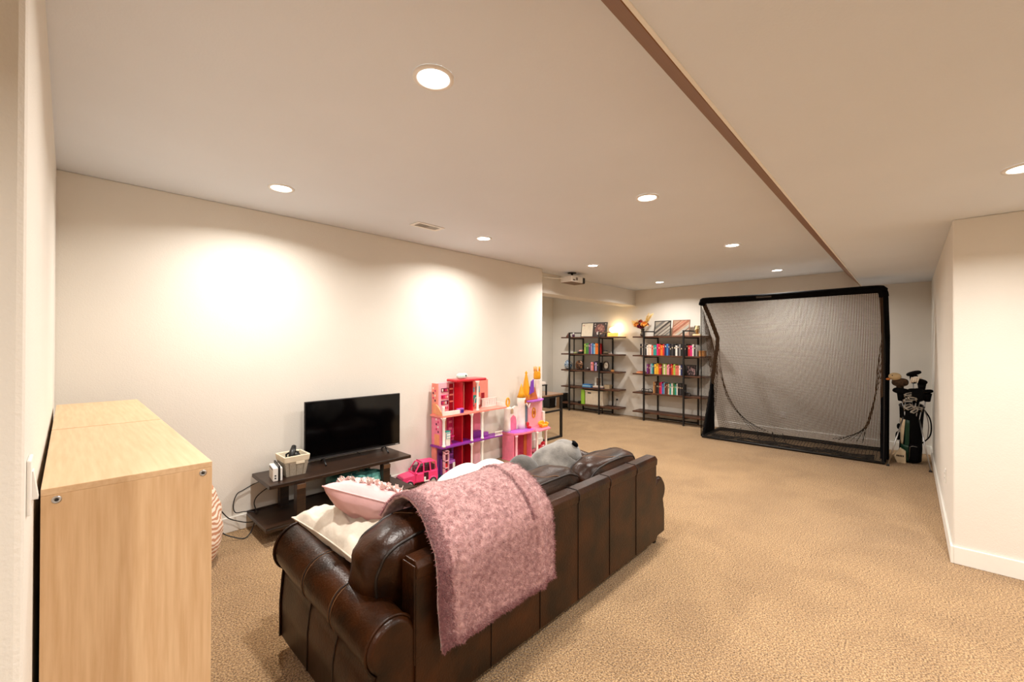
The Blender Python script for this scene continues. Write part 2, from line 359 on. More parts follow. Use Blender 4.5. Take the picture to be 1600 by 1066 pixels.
m = MB(); frustum(m, 1.315, 3.80, TZ+.118, TZ+.172, .097, .104, .103, .110, .012); m.f = m.f[6:]; m.mi = m.mi[6:]; m.sm = m.sm[6:]
mk('liner_cuff', m, LINER, t, bevel=.006)
mk('name_tag', Bx(1.305, 1.375, 3.695, 3.701, TZ+.1, TZ+.122), LINER, t, bevel=.002)
for sx in (-.05, 0, .05): mk('rib', MB().bar((1.315+sx, 3.7185, TZ+.003), (1.315+sx*1.2, 3.6985, TZ+.115), .004), M('rib_tan', 150, 138, 120), t)
t = thing('game_controller', 'black game controllers poking out of the cream basket', 'controller', (1.31, 3.80, TZ+.1))
mk('grip', MB().tube([(1.28, 3.75, TZ+.135), (1.31, 3.79, TZ+.185), (1.335, 3.83, TZ+.222)], [.020, .026, .018], 12), BLACKP, t)
mk('body', MB().ell((1.335, 3.80, TZ+.165), (.045, .04, .02), 10, rot=(.4, .5, 0)), BLACKP, t)
mk('strap', MB().tube([(1.25, 3.75, TZ+.15), (1.26, 3.79, TZ+.172), (1.29, 3.83, TZ+.17), (1.34, 3.86, TZ+.178), (1.37, 3.82, TZ+.168)], .007, 8), BLACKF, t)
# teal bag on the lower shelf
TEAL = M('teal_print', 126, 200, 190, .5, col2=C(34, 112, 112), vscale=16, detail=3, contrast=(.42, .58), bump=.4, bscale=30, bdist=.01)
t = thing('folded_blanket', 'teal patterned folded blanket on the lower shelf of bench', 'blanket', (1.86, 3.80, .135))
mk('bundle', MB().ell((1.86, 3.80, .245), (.235, .18, .108), 18, e=.6, ez=.6, wob=.22, wf=9), TEAL, t)
mk('fold', MB().ell((1.95, 3.68, .205), (.14, .09, .068), 14, e=.6, ez=.7, wob=.2, wf=11), TEAL, t)
PRINT = M('coral_print', 226, 164, 140)
for k in range(14):
    a = U(0, 6.28); rr = U(.02, .17); px, py = 1.86+rr*math.cos(a)*1.1, 3.78+rr*math.sin(a)*.7
    mk('printed_spot', MB().ell((px, py, .245+.100*math.sqrt(max(0, 1-(rr/.235)**2))), (U(.008, .016), U(.008, .016), .012), 5), PRINT, t)

# cords by the bench
def cord(pts, label, r=.0042):
    P = []
    pts = [Vector(p) for p in pts]
    for i in range(len(pts)-1):
        p0 = pts[max(0, i-1)]; p1 = pts[i]; p2 = pts[i+1]; p3 = pts[min(len(pts)-1, i+2)]
        for k in range(8):
            s = k/8; P.append(.5*((2*p1)+(p2-p0)*s+(2*p0-5*p1+4*p2-p3)*s*s+(3*p1-p0-3*p2+p3)*s**3))
    P.append(pts[-1]); mk('power_cord', MB().tube(P, r, 6), BLACKP, label=label, cat='cord', group='cords beside the bench')
cord([(1.2, 4.0, .40), (1.10, 4.05, .36), (1.02, 4.058, .325), (.97, 4.058, .30), (.945, 4.055, .22), (.96, 4.045, .155), (1.02, 4.0, .16), (1.10, 3.95, .1412)], 'black cord hooking from the bench top down to its shelf')
cord([(1.30, 4.045, .33), (1.2, 4.05, .30), (1.12, 4.05, .25), (1.09, 4.03, .2), (1.10, 3.99, .1412)], 'short black cord arching behind the bench left leg')
cord([(.80, 3.95, .30), (.845, 3.98, .22), (.90, 4.0, .14), (.96, 4.0, .10), (1.02, 3.95, .085), (1.10, 3.9, .09)], 'upper black cord from the bean bag to the bench')
cord([(.79, 3.93, .16), (.84, 3.90, .07), (.90, 3.87, .03), (.97, 3.84, .006), (1.02, 3.86, .03), (1.06, 3.9, .09)], 'lower black cord sagging to the carpet beside bench')
cord([(1.40, 4.04, .38), (1.44, 4.04, .30), (1.42, 4.02, .22), (1.46, 3.98, .1412)], 'thin black cord curling between the bench legs')


# ------------------------------------------------------------------ leather sofa
SX0, SX1, SYB = .934, 3.07, 1.394
MID = SX0+SX1
t = sofa = thing('sofa', 'dark brown leather rolled arm sofa seen from behind', 'sofa', (2.0, 1.87, 0))
edges = [SX0, 1.34, 1.69, 2.034, 2.385, 2.742, SX1]
for i, (a, c) in enumerate(zip(edges, edges[1:])):
    g = .0008
    mk('back_panel', Bx(a+g, c-g, SYB, SYB+.05, .075, .655), LEATHER, t, bevel=.003, seg=2)
    mk('top_rail', MB().prism([(SYB-.006, .640), (SYB-.010, .685), (SYB+.008, .708), (SYB+.075, .708), (SYB+.10, .69), (SYB+.10, .64)], a+g, c-g, 'x'), LEATHER, t, bevel=.004, seg=2)
    if i:
        s_ = MB(); s_.tube([(a, SYB-.002, .08), (a, SYB-.002, .63), (a, SYB-.012, .66), (a, SYB-.010, .69), (a, SYB+.008, .710), (a, SYB+.09, .710)], .0022, 6)
        mk('seam', s_, LEATHER_SEAM, t)
mk('back_core', Bx(SX0+.01, SX1-.01, SYB+.04, SYB+.095, .075, .64), LEATHER_SEAM, t)
mk('end_panel', Bx(SX0-.004, SX0+.012, SYB+.004, SYB+.095, .3, .69), LEATHER, t, bevel=.006)
mk('end_panel', Bx(SX1-.012, SX1+.004, SYB+.004, SYB+.095, .3, .69), LEATHER, t, bevel=.006)
mk('base', Bx(SX0-.02, SX1+.02, SYB+.05, 2.29, .075, .27), LEATHER, t, bevel=.015)
w = (SX1-SX0)/3
for k in range(3):
    cx = SX0+w*(k+.5)
    mk('seat_cushion', MB().ell((cx, 1.97, .36), (w/2-.003, .37, .095), 20, e=.28, ez=.45, wob=.03, wf=6), LEATHER, t)
def arm_prof(y, off=0.0):
    s = (y-1.42)/(2.34-1.42); s = max(0, min(1, s))
    rad = .104+.012*s + off; zc = .415+.088*s; xc = .848-.012*s
    pts = [(xc+.104+off, .075-off), (xc+.104+off, zc-.03)]
    for k in range(0, 21):
        a = math.radians(-12+k*(232+12)/20); pts.append((xc+rad*math.cos(a), zc+rad*math.sin(a)*1.0))
    pts += [(.762-off, zc-.13), (.752-off, .25), (.752-off, .075-off)]
    return pts
def arm(mirror):
    def fx(p): return ((MID-p[0]) if mirror else p[0], p[1], p[2])
    m = MB(); st = [1.405, 1.412, 1.43]+[1.43+.04*k for k in range(1, 23)]+[2.325, 2.34, 2.347]
    rings = []
    for y in st:
        sh = .018 if y in (1.405, 2.347) else .007 if y in (1.412, 2.34) else 0
        rings.append([m.vert(fx((px+.004*noise.noise(Vector((px*8, y*7, pz*8))), y, pz))) for px, pz in arm_prof(y, -sh)])
    n = len(rings[0])
    for a, c in zip(rings, rings[1:]):
        for q in range(n):
            f = (a[q], a[(q+1) % n], c[(q+1) % n], c[q]); m.face(f[::-1] if not mirror else f, True)
    m.face(rings[0] if not mirror else rings[0][::-1], False); m.face(rings[-1][::-1] if not mirror else rings[-1], False)
    o = mk('arm', m, LEATHER, t)
    for y, o_ in ((1.428, .003), (2.325, .003)):
        mk('piping', MB().tube([fx((px, y, pz)) for px, pz in arm_prof(y, o_)][1:], .0055, 8), LEATHER, o)
    for y in (1.72, 1.985):
        mk('seam', MB().tube([fx((px, y+.005*math.sin(k), pz)) for k, (px, pz) in enumerate(arm_prof(y, .001))][1:], .0028, 6), LEATHER_SEAM, o)
        for dy in (-.011, .011): mk('stitching', MB().tube([fx((px, y+dy, pz)) for px, pz in arm_prof(y, .0006)][6:-4], .0012, 4), STITCH, o)
    zs = MB().tube([fx((arm_prof(y, .001)[-4][0]-.001, y, arm_prof(y)[-4][1])) for y in [1.43+.1*k for k in range(10)]], .004, 6); mk('welt', zs, LEATHER_SEAM, o)
arm(False); arm(True)
for x in (SX0-.1, SX1+.1):
    for y in (1.47, 2.26): mk('foot', MB().lathe([(.022, 0), (.034, .05), (.036, .0749)], 14, (x, y, 0)), BLACKP, t)
def back_cushion(cx, cy, cz, hx, hy, hz, tilt, wseed):
    Q = Matrix.Rotation(tilt, 3, 'X'); c = Vector((cx, cy, cz))
    def sp(x, p): return math.copysign(abs(x)**p, x)
    def surf(th, ph):   # ring in xz, ph across y
        p = Vector((hx*sp(math.cos(ph), .55)*sp(math.cos(th), .55), hy*sp(math.sin(ph), .8), hz*sp(math.cos(ph), .55)*sp(math.sin(th), .6)))
        k = 1+.05*noise.noise(p*6+Vector((wseed, 0, 0)))+.022*noise.noise(p*22+Vector((wseed, 3, 0)))
        k += .018*math.sin(th*9+ph*4+wseed)*abs(math.sin(th*1.5))
        return c+Q @ (p*k)
    o = mk('back_cushion', MB().grid(lambda a, b_: surf(2*math.pi*a, math.pi*(b_-.5)*.998), 64, 24, cu=True), LEATHER, t)
    for ph in (-.62, .62):
        mk('piping', MB().tube([surf(2*math.pi*k/72, ph)+Vector((0, 0, 0)) for k in range(72)], .0065, 7, closed=True), LEATHER_SEAM, o)
    mk('stitching', MB().tube([surf(1.5+.02*k, -.62+.062*k) for k in range(21)], .0022, 5), STITCH, o)
back_cushion(1.235, 1.655, .582, .42, .155, .205, .14, 1.0)
back_cushion(1.965, 1.625, .60, .325, .13, .19, .12, 5.0)
back_cushion(2.665, 1.615, .575, .375, .13, .20, .14, 9.0)

# ------------------------------------------------------------------ throw blanket
FUR = M('dusty_pink_fleece', 212, 168, 166, .95, col2=C(160, 112, 112), vscale=46, detail=5, contrast=(.30, .66), sheen=.4, bump=.6, bscale=220, bdist=.006)
FUR_D = M('dark_rose_fleece', 176, 120, 120, .95, col2=C(104, 52, 58), vscale=90, detail=4, contrast=(.3, .7), sheen=.3)
t = thing('throw_blanket', 'dusty pink fleece throw draped over the sofa back', 'blanket', (1.38, 1.37, .33))
path = [(1.80, .735), (1.76, .80), (1.71, .845), (1.65, .868), (1.59, .868), (1.53, .848), (1.47, .81), (1.42, .765), (1.383, .72), (1.366, .67), (1.362, .60), (1.362, .50), (1.362, .42), (1.362, .335)]
acc = [0]
for a, c in zip(path, path[1:]): acc.append(acc[-1]+math.dist(a, c))
def ppos(s):
    d = s*acc[-1]
    for i in range(len(acc)-1):
        if d <= acc[i+1]+1e-9:
            k = (d-acc[i])/(acc[i+1]-acc[i]); return (path[i][0]+(path[i+1][0]-path[i][0])*k, path[i][1]+(path[i+1][1]-path[i][1])*k)
    return path[-1]
def blank(u, v):
    y, z = ppos(v); y0, z0 = ppos(max(0, v-.02)); y1, z1 = ppos(min(1, v+.02))
    n = Vector((0, (z1-z0), -(y1-y0))).normalized()
    if n.z < 0 and v < .5: n = -n
    if v >= .5: n = Vector((0, -abs(n.y), abs(n.z)))
    x = 1.02+u*(.715) + .012*math.sin(v*7)*(1-u) + (.03*(v-.5) if u > .9 else 0)*(u-.9)*10
    fold = .016*math.exp(-((u-.78-.10*math.sin(v*2.2))/.035)**2) + .013*math.exp(-((u-.30+.18*v)/.04)**2)*(1-abs(v-.5)) + .010*math.exp(-((u-.18-.06*math.sin(v*4))/.03)**2)
    w_ = .006*noise.noise(Vector((x*7, v*5, 1)))+.004*noise.noise(Vector((x*25, v*18, 4)))
    dz = .012*noise.noise(Vector((x*6, 9, 1)))*(v > .9)
    p = Vector((x, y, z+dz))+n*(fold+w_+.008)
    return p, n
NU, NV = 90, 130
def bgrid(off): return MB().grid(lambda a, b_: (lambda q: q[0]+q[1]*off)(blank(a, b_)), NU, NV)
o = mk('fleece', bgrid(0), FUR, t); sd = o.modifiers.new('solid', 'SOLIDIFY'); sd.thickness = .014; sd.offset = 0
def tufts(n, area, ln, m, name, spread=.6):
    mb = MB()
    for _ in range(n):
        u, v = area(); p, nn = blank(u, v)
        d = (nn+Vector((U(-1, 1), U(-1, 1), U(-1, .6)))*spread).normalized()
        s_ = d.orthogonal().normalized()*U(.0010, .0019); l_ = ln*U(.6, 1.3)
        a = p+nn*.005
        mb.face((mb.vert(a-s_), mb.vert(a+s_), mb.vert(a+d*l_)))
    mk(name, mb, m, t, kind='stuff')
tufts(60000, lambda: (R(), R()), .011, FUR, 'pile')
def edge_area():
    k = R()
    if k < .72: return (R()**2*.09, R())
    if k < .78: return (1-R()**2*.012, R())
    if k < .93: return (R(), 1-R()**2*.03)
    return (R(), R()**2*.03)
tufts(15000, edge_area, .017, FUR_D, 'shaggy_border', 1.0)
tufts(1800, lambda: (.80+.10*math.sin(2.2*0)+.0+U(-.012, .012)+0.0, U(.05, .62)), .014, FUR_D, 'fold_shag', .8)

# ------------------------------------------------------------------ cushions on the sofa
def pillow(name, label, cat, c, size, rot, m, wr=.02, seed=0, pinch=.10, xf=None):
    xf = xf or Matrix.Translation(c) @ Euler([math.radians(a) for a in rot], 'XYZ').to_matrix().to_4x4()
    t = thing(name, label, cat, c)
    hx, hy, th = size[0]/2, size[1]/2, size[2]/2
    def P(u, v, s):
        a, d = 2*u-1, 2*v-1
        k = max(0, (1-a*a)*(1-d*d))**.42
        x = a*hx*(1-pinch*(1-d*d)*a*a*0 - pinch*(1-abs(d)**2)*abs(a)**6*.6); y = d*hy*(1-pinch*(1-abs(a)**2)*abs(d)**6*.6)
        q = Vector((a*3+seed, d*3, s*2)); wz = wr*(noise.noise(q*.9)+.5*noise.noise(q*2.2))*k
        return (x, y, s*th*k+wz)
    mb = MB(xf); mb.grid(lambda u, v: P(u, v, 1), 36, 36); mb.grid(lambda u, v: P(u, v, -1), 36, 36, flip=True)
    mk('cover', mb, m, t)
    E_ = [(k/24, 0) for k in range(24)]+[(1, k/24) for k in range(24)]+[(1-k/24, 1) for k in range(24)]+[(0, 1-k/24) for k in range(24)]
    mk('edge_seam', MB(xf).tube([P(u, v, 0) for u, v in E_], .004, 6, closed=True), m, t)
    return t, xf, P
CREAM = M('cream_cotton', 218, 208, 192, .9, var=.05, vscale=12, bump=.5, bscale=14, bdist=.012, sheen=.2)
PINK = M('pale_pink_satin', 228, 180, 180, .6, var=.05, vscale=9, bump=.4, bscale=12, bdist=.01)
pillow('throw_pillow', 'cream cotton pillow lying on the near sofa arm', 'pillow', (1.07, 2.09, .585), (.46, .62, .20), (2, 9, 4), CREAM, .06, 3)
pc = Vector((1.12, 2.05, .715)); e1 = Vector((.66, -.70, -.24)).normalized(); vd = Vector((.437, .83, -.348))   # leans on the sofa back, petals facing the television
e3 = e1.cross(vd).normalized(); e3 = e3 if e3.z > 0 else -e3; e3 = (e3+vd*.06); e3 = (e3-e1*e3.dot(e1)).normalized(); e2 = e3.cross(e1)
xfp = Matrix.Translation(pc) @ Matrix((e1, e2, e3)).transposed().to_4x4()
t, xf, P = pillow('throw_pillow', 'pale pink pillow with ruffled petals leaning on cream pillow', 'pillow', tuple(pc), (.46, .40, .19), (0, 0, 0), PINK, .015, 11, xf=xfp)
PET = M('silver_pink_petals', 226, 208, 200, .5, var=.12, vscale=30, spec=.6)
mb = MB(xf)
for k in range(240):
    u, v = U(.08, .92), U(.08, .92); p = Vector(P(u, v, 1)); d = Vector((U(-1, 1), U(-1, 1), .5)).normalized(); s_ = Vector((-d.y, d.x, 0))*U(.012, .02); l_ = U(.018, .03)
    i = [mb.vert(p-s_), mb.vert(p+s_), mb.vert(p+s_*.7+d*l_), mb.vert(p-s_*.7+d*l_+Vector((0, 0, .004)))]; mb.face(i)
mk('petals', mb, PET, t, kind='stuff')
WHITEF = M('white_fleece', 250, 243, 240, .95, var=.02, vscale=20, bump=.4, bscale=60, bdist=.006, sheen=.4)
t = thing('plush_cushion', 'white fluffy round cushion in the middle of sofa', 'cushion', (1.735, 1.94, .45))
def wp(a, b_):
    th = 2*math.pi*a; ph = math.pi*(b_-.5)*.998
    p = Vector((.305*math.cos(ph)**.75*math.copysign(abs(math.cos(th))**.8, math.cos(th)), .165*math.cos(ph)**.8*math.sin(th), .188*math.copysign(abs(math.sin(ph))**.8, math.sin(ph))))
    d = math.exp(-(((p.x-.05)/.05)**2+((p.z-.19)/.05)**2)); p.z -= .045*d
    p *= 1+.05*noise.noise(p*7)
    return Vector((1.735, 1.94, .638))+p
mk('body', MB().grid(wp, 56, 28, cu=True), WHITEF, t)
mk('button', MB().ell((1.785, 1.93, .785), (.014, .014, .008), 8), M('button_pink', 226, 190, 186), t)
GREYP = M('grey_plush', 150, 145, 138, .95, col2=C(84, 80, 76), vscale=9, detail=5, contrast=(.3, .7), sheen=.5, bump=.5, bscale=120, bdist=.006)
GREYD = M('dark_grey_plush', 84, 79, 74, .95, col2=C(46, 43, 40), vscale=12, detail=5, sheen=.4, bump=.5, bscale=120, bdist=.006)
t = thing('plush_toy', 'large light grey plush animal slumped on the sofa', 'plush toy', (2.44, 1.92, .45))
mk('body', MB().ell((2.47, 1.91, .64), (.23, .14, .17), 18, e=.9, ez=.85, wob=.14, wf=6, rot=(0, -.45, -.1)), GREYP, t)
mk('head', MB().ell((2.57, 1.88, .725), (.13, .12, .11), 14, wob=.1, wf=9, rot=(0, .2, 0)), GREYP, t)
mk('dark_ear', MB().ell((2.585, 1.80, .812), (.045, .022, .018), 10, rot=(.3, .5, .3)), BLACKF, t)
mk('dark_ear', MB().ell((2.655, 1.86, .80), (.028, .022, .018), 10, rot=(.3, .6, .2)), BLACKF, t)
mk('plush_cushion', MB().ell((2.11, 1.90, .625), (.15, .10, .17), 16, e=.8, ez=.8, wob=.12, wf=7), GREYD, label='small dark grey plush cushion left of the grey plush animal', cat='cushion')

# ------------------------------------------------------------------ pink toy car
t = thing('toy_car', 'hot pink toy off-roader parked beside the doll house', 'toy car', (2.66, 3.92, 0))
CARP = M('hot_pink_plastic', 244, 58, 122, .3, var=.02, coat=.2); GLS = M('dark_cabin', 62, 14, 34, .25); TYRE = M('toy_tyre', 22, 22, 24, .7); HUB = M('silver_hub', 190, 188, 182, .35, metal=.5)
xf = Matrix.Translation((2.665, 3.925, 0)) @ Matrix.Rotation(math.radians(-10), 4, 'Z')
# local x: front at -x ; side towards -y
LX0, LX1, WY = -.225, .185, .085
low = MB(xf); low.prism([(LX0, .052), (LX0-.004, .095), (LX0+.012, .128), (-.075, .150), (LX1, .158), (LX1+.006, .07), (LX1, .05)], -WY, WY, 'y')
mk('lower_body', low, CARP, t, bevel=.008)
cab = MB(xf)
def cabx(zb): return None
A0 = [(-.085, .150), (.182, .157)]; 
roof_z = .262
cab.hexa([(-.02, -WY+.018, roof_z-.012), (.165, -WY+.018, roof_z-.012), (.165, WY-.018, roof_z-.012), (-.02, WY-.018, roof_z-.012), (-.012, -WY+.024, roof_z), (.155, -WY+.024, roof_z), (.155, WY-.024, roof_z), (-.012, WY-.024, roof_z)])
rf = mk('roof', cab, CARP, t, bevel=.004)
mk('roof_bar', MB(xf).box(-.008, .004, -WY+.02, WY-.02, roof_z, roof_z+.006), M('deep_pink', 170, 24, 74, .4), rf)
for s in (-1, 1):
    pl = MB(xf)
    for (a, c) in (((-.088, s*(WY-.006), .150), (-.018, s*(WY-.022), roof_z-.008)), ((.018, s*(WY-.005), .152), (.022, s*(WY-.020), roof_z-.008)), ((.100, s*(WY-.005), .153), (.095, s*(WY-.020), roof_z-.008)), ((.180, s*(WY-.006), .153), (.160, s*(WY-.022), roof_z-.008))): pl.bar(a, c, .012, .012)
    mk('pillar_set', pl, CARP, t)
    mk('wheel_arch', MB(xf).tube([(-.145+.047*math.cos(math.radians(a)), s*WY, .043+.047*math.sin(math.radians(a))) for a in range(0, 181, 15)], .009, 6), CARP, t)
    mk('wheel_arch', MB(xf).tube([(.125+.047*math.cos(math.radians(a)), s*WY, .043+.047*math.sin(math.radians(a))) for a in range(0, 181, 15)], .009, 6), CARP, t)
    mk('mirror', MB(xf).ell((-.072, s*(WY+.014), .160), (.014, .012, .012), 8), CARP, t)
    for wx in (-.145, .125):
        w_ = mk('wheel', MB(xf).lathe([(.024, -.014), (.040, -.014), (.043, -.008), (.043, .008), (.040, .014), (.024, .014)], 24, (wx, s*(WY-.002), .043), (0, s, 0)), TYRE, t)
        hb = MB(xf).lathe([(.027, .0145), (.026, .0165), (.018, .0125), (.008, .0165), (.002, .017)], 20, (wx, s*(WY-.002), .043), (0, s, 0)); mk('hub_cap', hb, HUB, w_)
mk('cabin_interior', MB(xf).box(-.06, .165, -WY+.03, WY-.03, .150, .215), GLS, t, bevel=.01)
mk('door_panel', MB(xf).box(-.075, .012, -WY-.006, -WY-.001, .062, .146), CARP, t, bevel=.003)
mk('door_opening', MB(xf).box(.020, .072, -WY-.0025, -WY+.004, .070, .1505), GLS, t)
mk('seat', MB(xf).box(.018, .040, -WY-.008, -WY+.012, .062, .105), WHITEP, t, bevel=.004)
mk('step', MB(xf).box(.02, .08, -WY-.01, -WY, .055, .064), WHITEP, t)
mk('grille', MB(xf).box(LX0-.0075, LX0+.004, -.06, .06, .078, .105), M('grille_plum', 70, 20, 40, .4), t)
for s in (-1, 1): mk('headlamp', MB(xf).lathe([(.014, 0), (.013, .006), (.004, .008)], 14, (LX0-.002, s*.068, .095), (-1, 0, 0)), M('lamp_smoke', 120, 60, 80, .2), t)
mk('bumper', MB(xf).box(LX0-.014, LX0+.006, -WY, WY, .045, .066), CARP, t, bevel=.006)
mk('windscreen_rim', MB(xf).bar((-.086, -WY+.01, .152), (-.086, WY-.01, .152), .01), CARP, t)

# ------------------------------------------------------------------ doll house
D = dict(pink=M('bubblegum_pink', 244, 130, 160, .4), coral=M('coral_pink', 250, 146, 130, .4), orange=M('peach_orange', 246, 160, 112, .4), red=M('toy_red', 206, 20, 42, .3, coat=.2), dred=M('deep_red', 150, 10, 34, .4),
         purple=M('toy_purple', 134, 44, 150, .4), lilac=M('toy_lilac', 178, 96, 196, .4), white=M('toy_white', 250, 240, 232, .35), teal=M('toy_teal', 42, 160, 146, .4), blue=M('toy_blue', 96, 168, 180, .4), mag=M('magenta_print', 214, 40, 110, .45), plum=M('plum_print', 96, 22, 66, .5), gold=M('toy_gold', 234, 164, 30, .35), lpink=M('light_pink', 250, 188, 200, .4), tan=M('toy_tan', 190, 100, 50, .5), violet=M('violet_roof', 120, 60, 170, .4))
FY, BY = 3.80, 4.03
t = thing('doll_house', 'tall three storey pink and red toy doll house', 'doll house', (3.25, 3.92, 0))
def dp(name, m, *a, bevel=.002, parent=None): return mk(name, Bx(*a), D[m], parent or t, bevel=bevel)
dp('base_floor', 'teal', 2.88, 3.57, FY-.03, BY, 0, .018)
dp('middle_floor', 'purple', 2.885, 3.62, FY, BY, .366, .386)
dp('side_balcony', 'purple', 3.62, 3.85, FY, BY-.06, .368, .384)
dp('upper_floor', 'coral', 2.885, 3.60, FY, BY, .716, .738)
dp('upper_deck', 'coral', 3.60, 3.92, FY-.005, BY-.04, .720, .738)
# back walls
bw = dp('back_wall', 'lpink', 2.93, 3.22, BY-.012, BY, .738, 1.09)
for k, (z, c_) in enumerate(((.98, 'plum'), (.90, 'mag'), (.83, 'plum'), (.77, 'lpink'))):
    dp('printed_shelf', c_, 3.03, 3.135, BY-.020, BY-.012, z, z+.045, parent=bw)
    for q in range(4): dp('printed_item', ('white', 'dred', 'mag', 'coral')[(k+q) % 4], 3.037+q*.025, 3.052+q*.025, BY-.024, BY-.020, z+.006, z+.036, bevel=0, parent=bw)
dp('closet_print', 'dred', 3.145, 3.205, BY-.022, BY-.012, .75, 1.07, parent=bw)
for z in (.85, .93, 1.0): dp('closet_rail', 'coral', 3.147, 3.203, BY-.026, BY-.022, z, z+.02, bevel=0, parent=bw)
bw = dp('back_wall', 'pink', 2.93, 3.22, BY-.012, BY, .386, .716)
dp('window_print', 'orange', 3.06, 3.105, BY-.020, BY-.012, .55, .68, parent=bw); dp('curtain_print', 'mag', 3.12, 3.2, BY-.022, BY-.012, .40, .70, parent=bw)
for z in (.45, .52, .6): dp('curtain_pattern', 'pink', 3.137, 3.183, BY-.025, BY-.022, z, z+.03, bevel=0, parent=bw)
bw = dp('back_wall', 'lilac', 2.93, 3.22, BY-.012, BY, .018, .366)
for a in ((3.05, 3.105, .26, .33), (3.125, 3.185, .25, .33)): dp('kitchen_print', 'plum', a[0], a[1], BY-.02, BY-.012, a[2], a[3], parent=bw)
bw = dp('back_wall', 'coral', 3.415, 3.79, BY-.012, BY, .738, 1.09)
for a in ((3.500, 3.550, .94, 1.0, 'blue'), (3.580, 3.640, .93, 1.01, 'blue'), (3.480, 3.580, .80, .90, 'teal'), (3.500, 3.550, .76, .84, 'plum'), (3.590, 3.650, .77, .87, 'white'), (3.670, 3.720, .75, .92, 'dred')): dp('bathroom_print', a[4], a[0], a[1], BY-.022, BY-.012, a[2], a[3], parent=bw)
mk('print_arch', MB().tube([(3.57+.035*math.cos(math.radians(a)), BY-.024, .77+.10*math.sin(math.radians(a))) for a in range(0, 181, 20)], .006, 6), D['white'], bw)
bw = dp('back_wall', 'pink', 3.415, 3.66, BY-.012, BY, .386, .716)
for z in (.58, .64): 
    for x in (3.43, 3.475): dp('picture_print', 'plum', x, x+.03, BY-.02, BY-.012, z, z+.05, parent=bw)
dp('dresser_print', 'dred', 3.425, 3.52, BY-.022, BY-.012, .45, .55, parent=bw)
bw = dp('back_wall', 'lpink', 3.415, 3.66, BY-.012, BY, .018, .366)
dp('mirror_print', 'tan', 3.43, 3.5, BY-.02, BY-.012, .25, .34, parent=bw); dp('sofa_print', 'pink', 3.43, 3.52, BY-.03, BY-.012, .05, .18, parent=bw)
# side walls
for z0, z1, c_ in ((.018, .366, 'coral'), (.386, .716, 'pink'), (.738, 1.095, 'coral')):
    sw = dp('side_wall', c_, 2.905, 2.928, BY-.10 if z0 > .7 else FY+.06 if z0 > .3 else FY+.15, BY, z0, z1)
    if z0 > .3:
        dp('accent_panel', 'orange', 2.9285, 2.934, FY+.07 if z0 < .7 else BY-.09, BY-.02, z0+.02, z0+.14, parent=sw)
        for k in range(3): dp('wall_print', 'plum', 2.9285, 2.935, BY-.075+.02*k, BY-.066+.02*k, z0+.17+.04*k, z0+.2+.04*k, bevel=0, parent=sw)
        yy = BY-.09 if z0 > .7 else FY+.08
        dp('outer_accent', 'orange', 2.901, 2.905, yy, BY-.03 if z0 > .7 else yy+.09, z0+.01, z0+.13, bevel=0, parent=sw)
        for k in range(6): dp('outer_print', ('plum', 'mag', 'white')[k % 3], 2.901, 2.905, yy+.012+.035*(k % 2), yy+.03+.035*(k % 2), z0+.15+.028*k, z0+.172+.028*k, bevel=0, parent=sw)
mk('knee_wall', MB().prism([(FY+.005, .738), (BY-.1, .738), (BY-.1, .86), (FY+.09, .84), (FY+.005, .76)], 2.888, 2.903, 'x'), D['orange'], t, bevel=.002)
# elevator shaft
sh = dp('lift_shaft_back', 'dred', 3.23, 3.39, BY-.012, BY, .018, 1.10)
for x in (3.22, 3.382): mk('lift_shaft_side', Bx(x, x+.014, FY+.06, BY-.012, .018, 1.10), D['red'], t, bevel=.002)
for z in (.02, .388, .74):
    cur = mk('lift_curtain', Bx(3.235, 3.38, BY-.03, BY-.013, z, z+.32), D['dred'], t)
    for q in range(4): mk('fold', MB().cyl((3.255+q*.035, BY-.032, z), (3.255+q*.035, BY-.032, z+.32), .006, n=8), D['red'], cur)
mk('lift_rail', MB().cyl((3.28, FY+.10, .74), (3.28, FY+.10, 1.10), .005, n=8), D['coral'], t)
mk('roof_cap', Bx(3.115, 3.585, FY+.02, BY, 1.10, 1.132), D['red'], t, bevel=.013, seg=4)
# columns
def column(x, y, z0, z1, r=.012):
    o = mk('column', MB().lathe([(r*1.5, 0), (r*1.5, .015), (r, .025), (r, z1-z0-.04), (r*1.3, z1-z0-.03), (r*1.7, z1-z0-.004), (r*1.7, z1-z0)], 14, (x, y, z0)), D['white'], t)
    mk('bracket', MB().prism([(x-.045, z1), (x-.012, z1), (x-.012, z1-.04), (x-.02, z1-.02)], y-.006, y+.006, 'y'), D['white'], o)
column(2.915, FY+.012, .386, .716, .015); column(3.335, FY+.015, .018, .366); column(3.335, FY+.015, .386, .716); column(3.505, FY+.015, .018, .366, .014); column(3.505, FY+.015, .386, .716, .014); column(3.43, FY+.02, .738, 1.10, .014)
# railings
def railing(x0, x1, y, z, h, n, m='white'):
    o = mk('railing', Bx(x0, x1, y-.004, y+.004, z+h-.01, z+h), D[m], t); mk('rail_base', Bx(x0, x1, y-.004, y+.004, z, z+.012), D[m], o)
    for k in range(n): mk('baluster', MB().bar((x0+(x1-x0)*(k+.5)/n, y, z+.012), (x0+(x1-x0)*(k+.5)/n, y, z+h-.01), .006), D[m], o)
mk('parapet', Bx(2.905, 3.14, FY, FY+.012, .738, .785), D['white'], t, bevel=.003)
mk('corner_post', Bx(2.89, 2.92, FY-.002, FY+.02, .738, .845), D['white'], t, bevel=.004)
railing(3.63, 3.91, BY-.055, .738, .115, 9); mk('railing_panel', Bx(3.64, 3.90, BY-.058, BY-.056, .75, .84), D['white'], t); railing(3.72, 3.85, FY+.01, .384, .055, 5)
mk('deck_end', Bx(3.902, 3.914, FY+.02, BY-.05, .738, .79), D['white'], t)
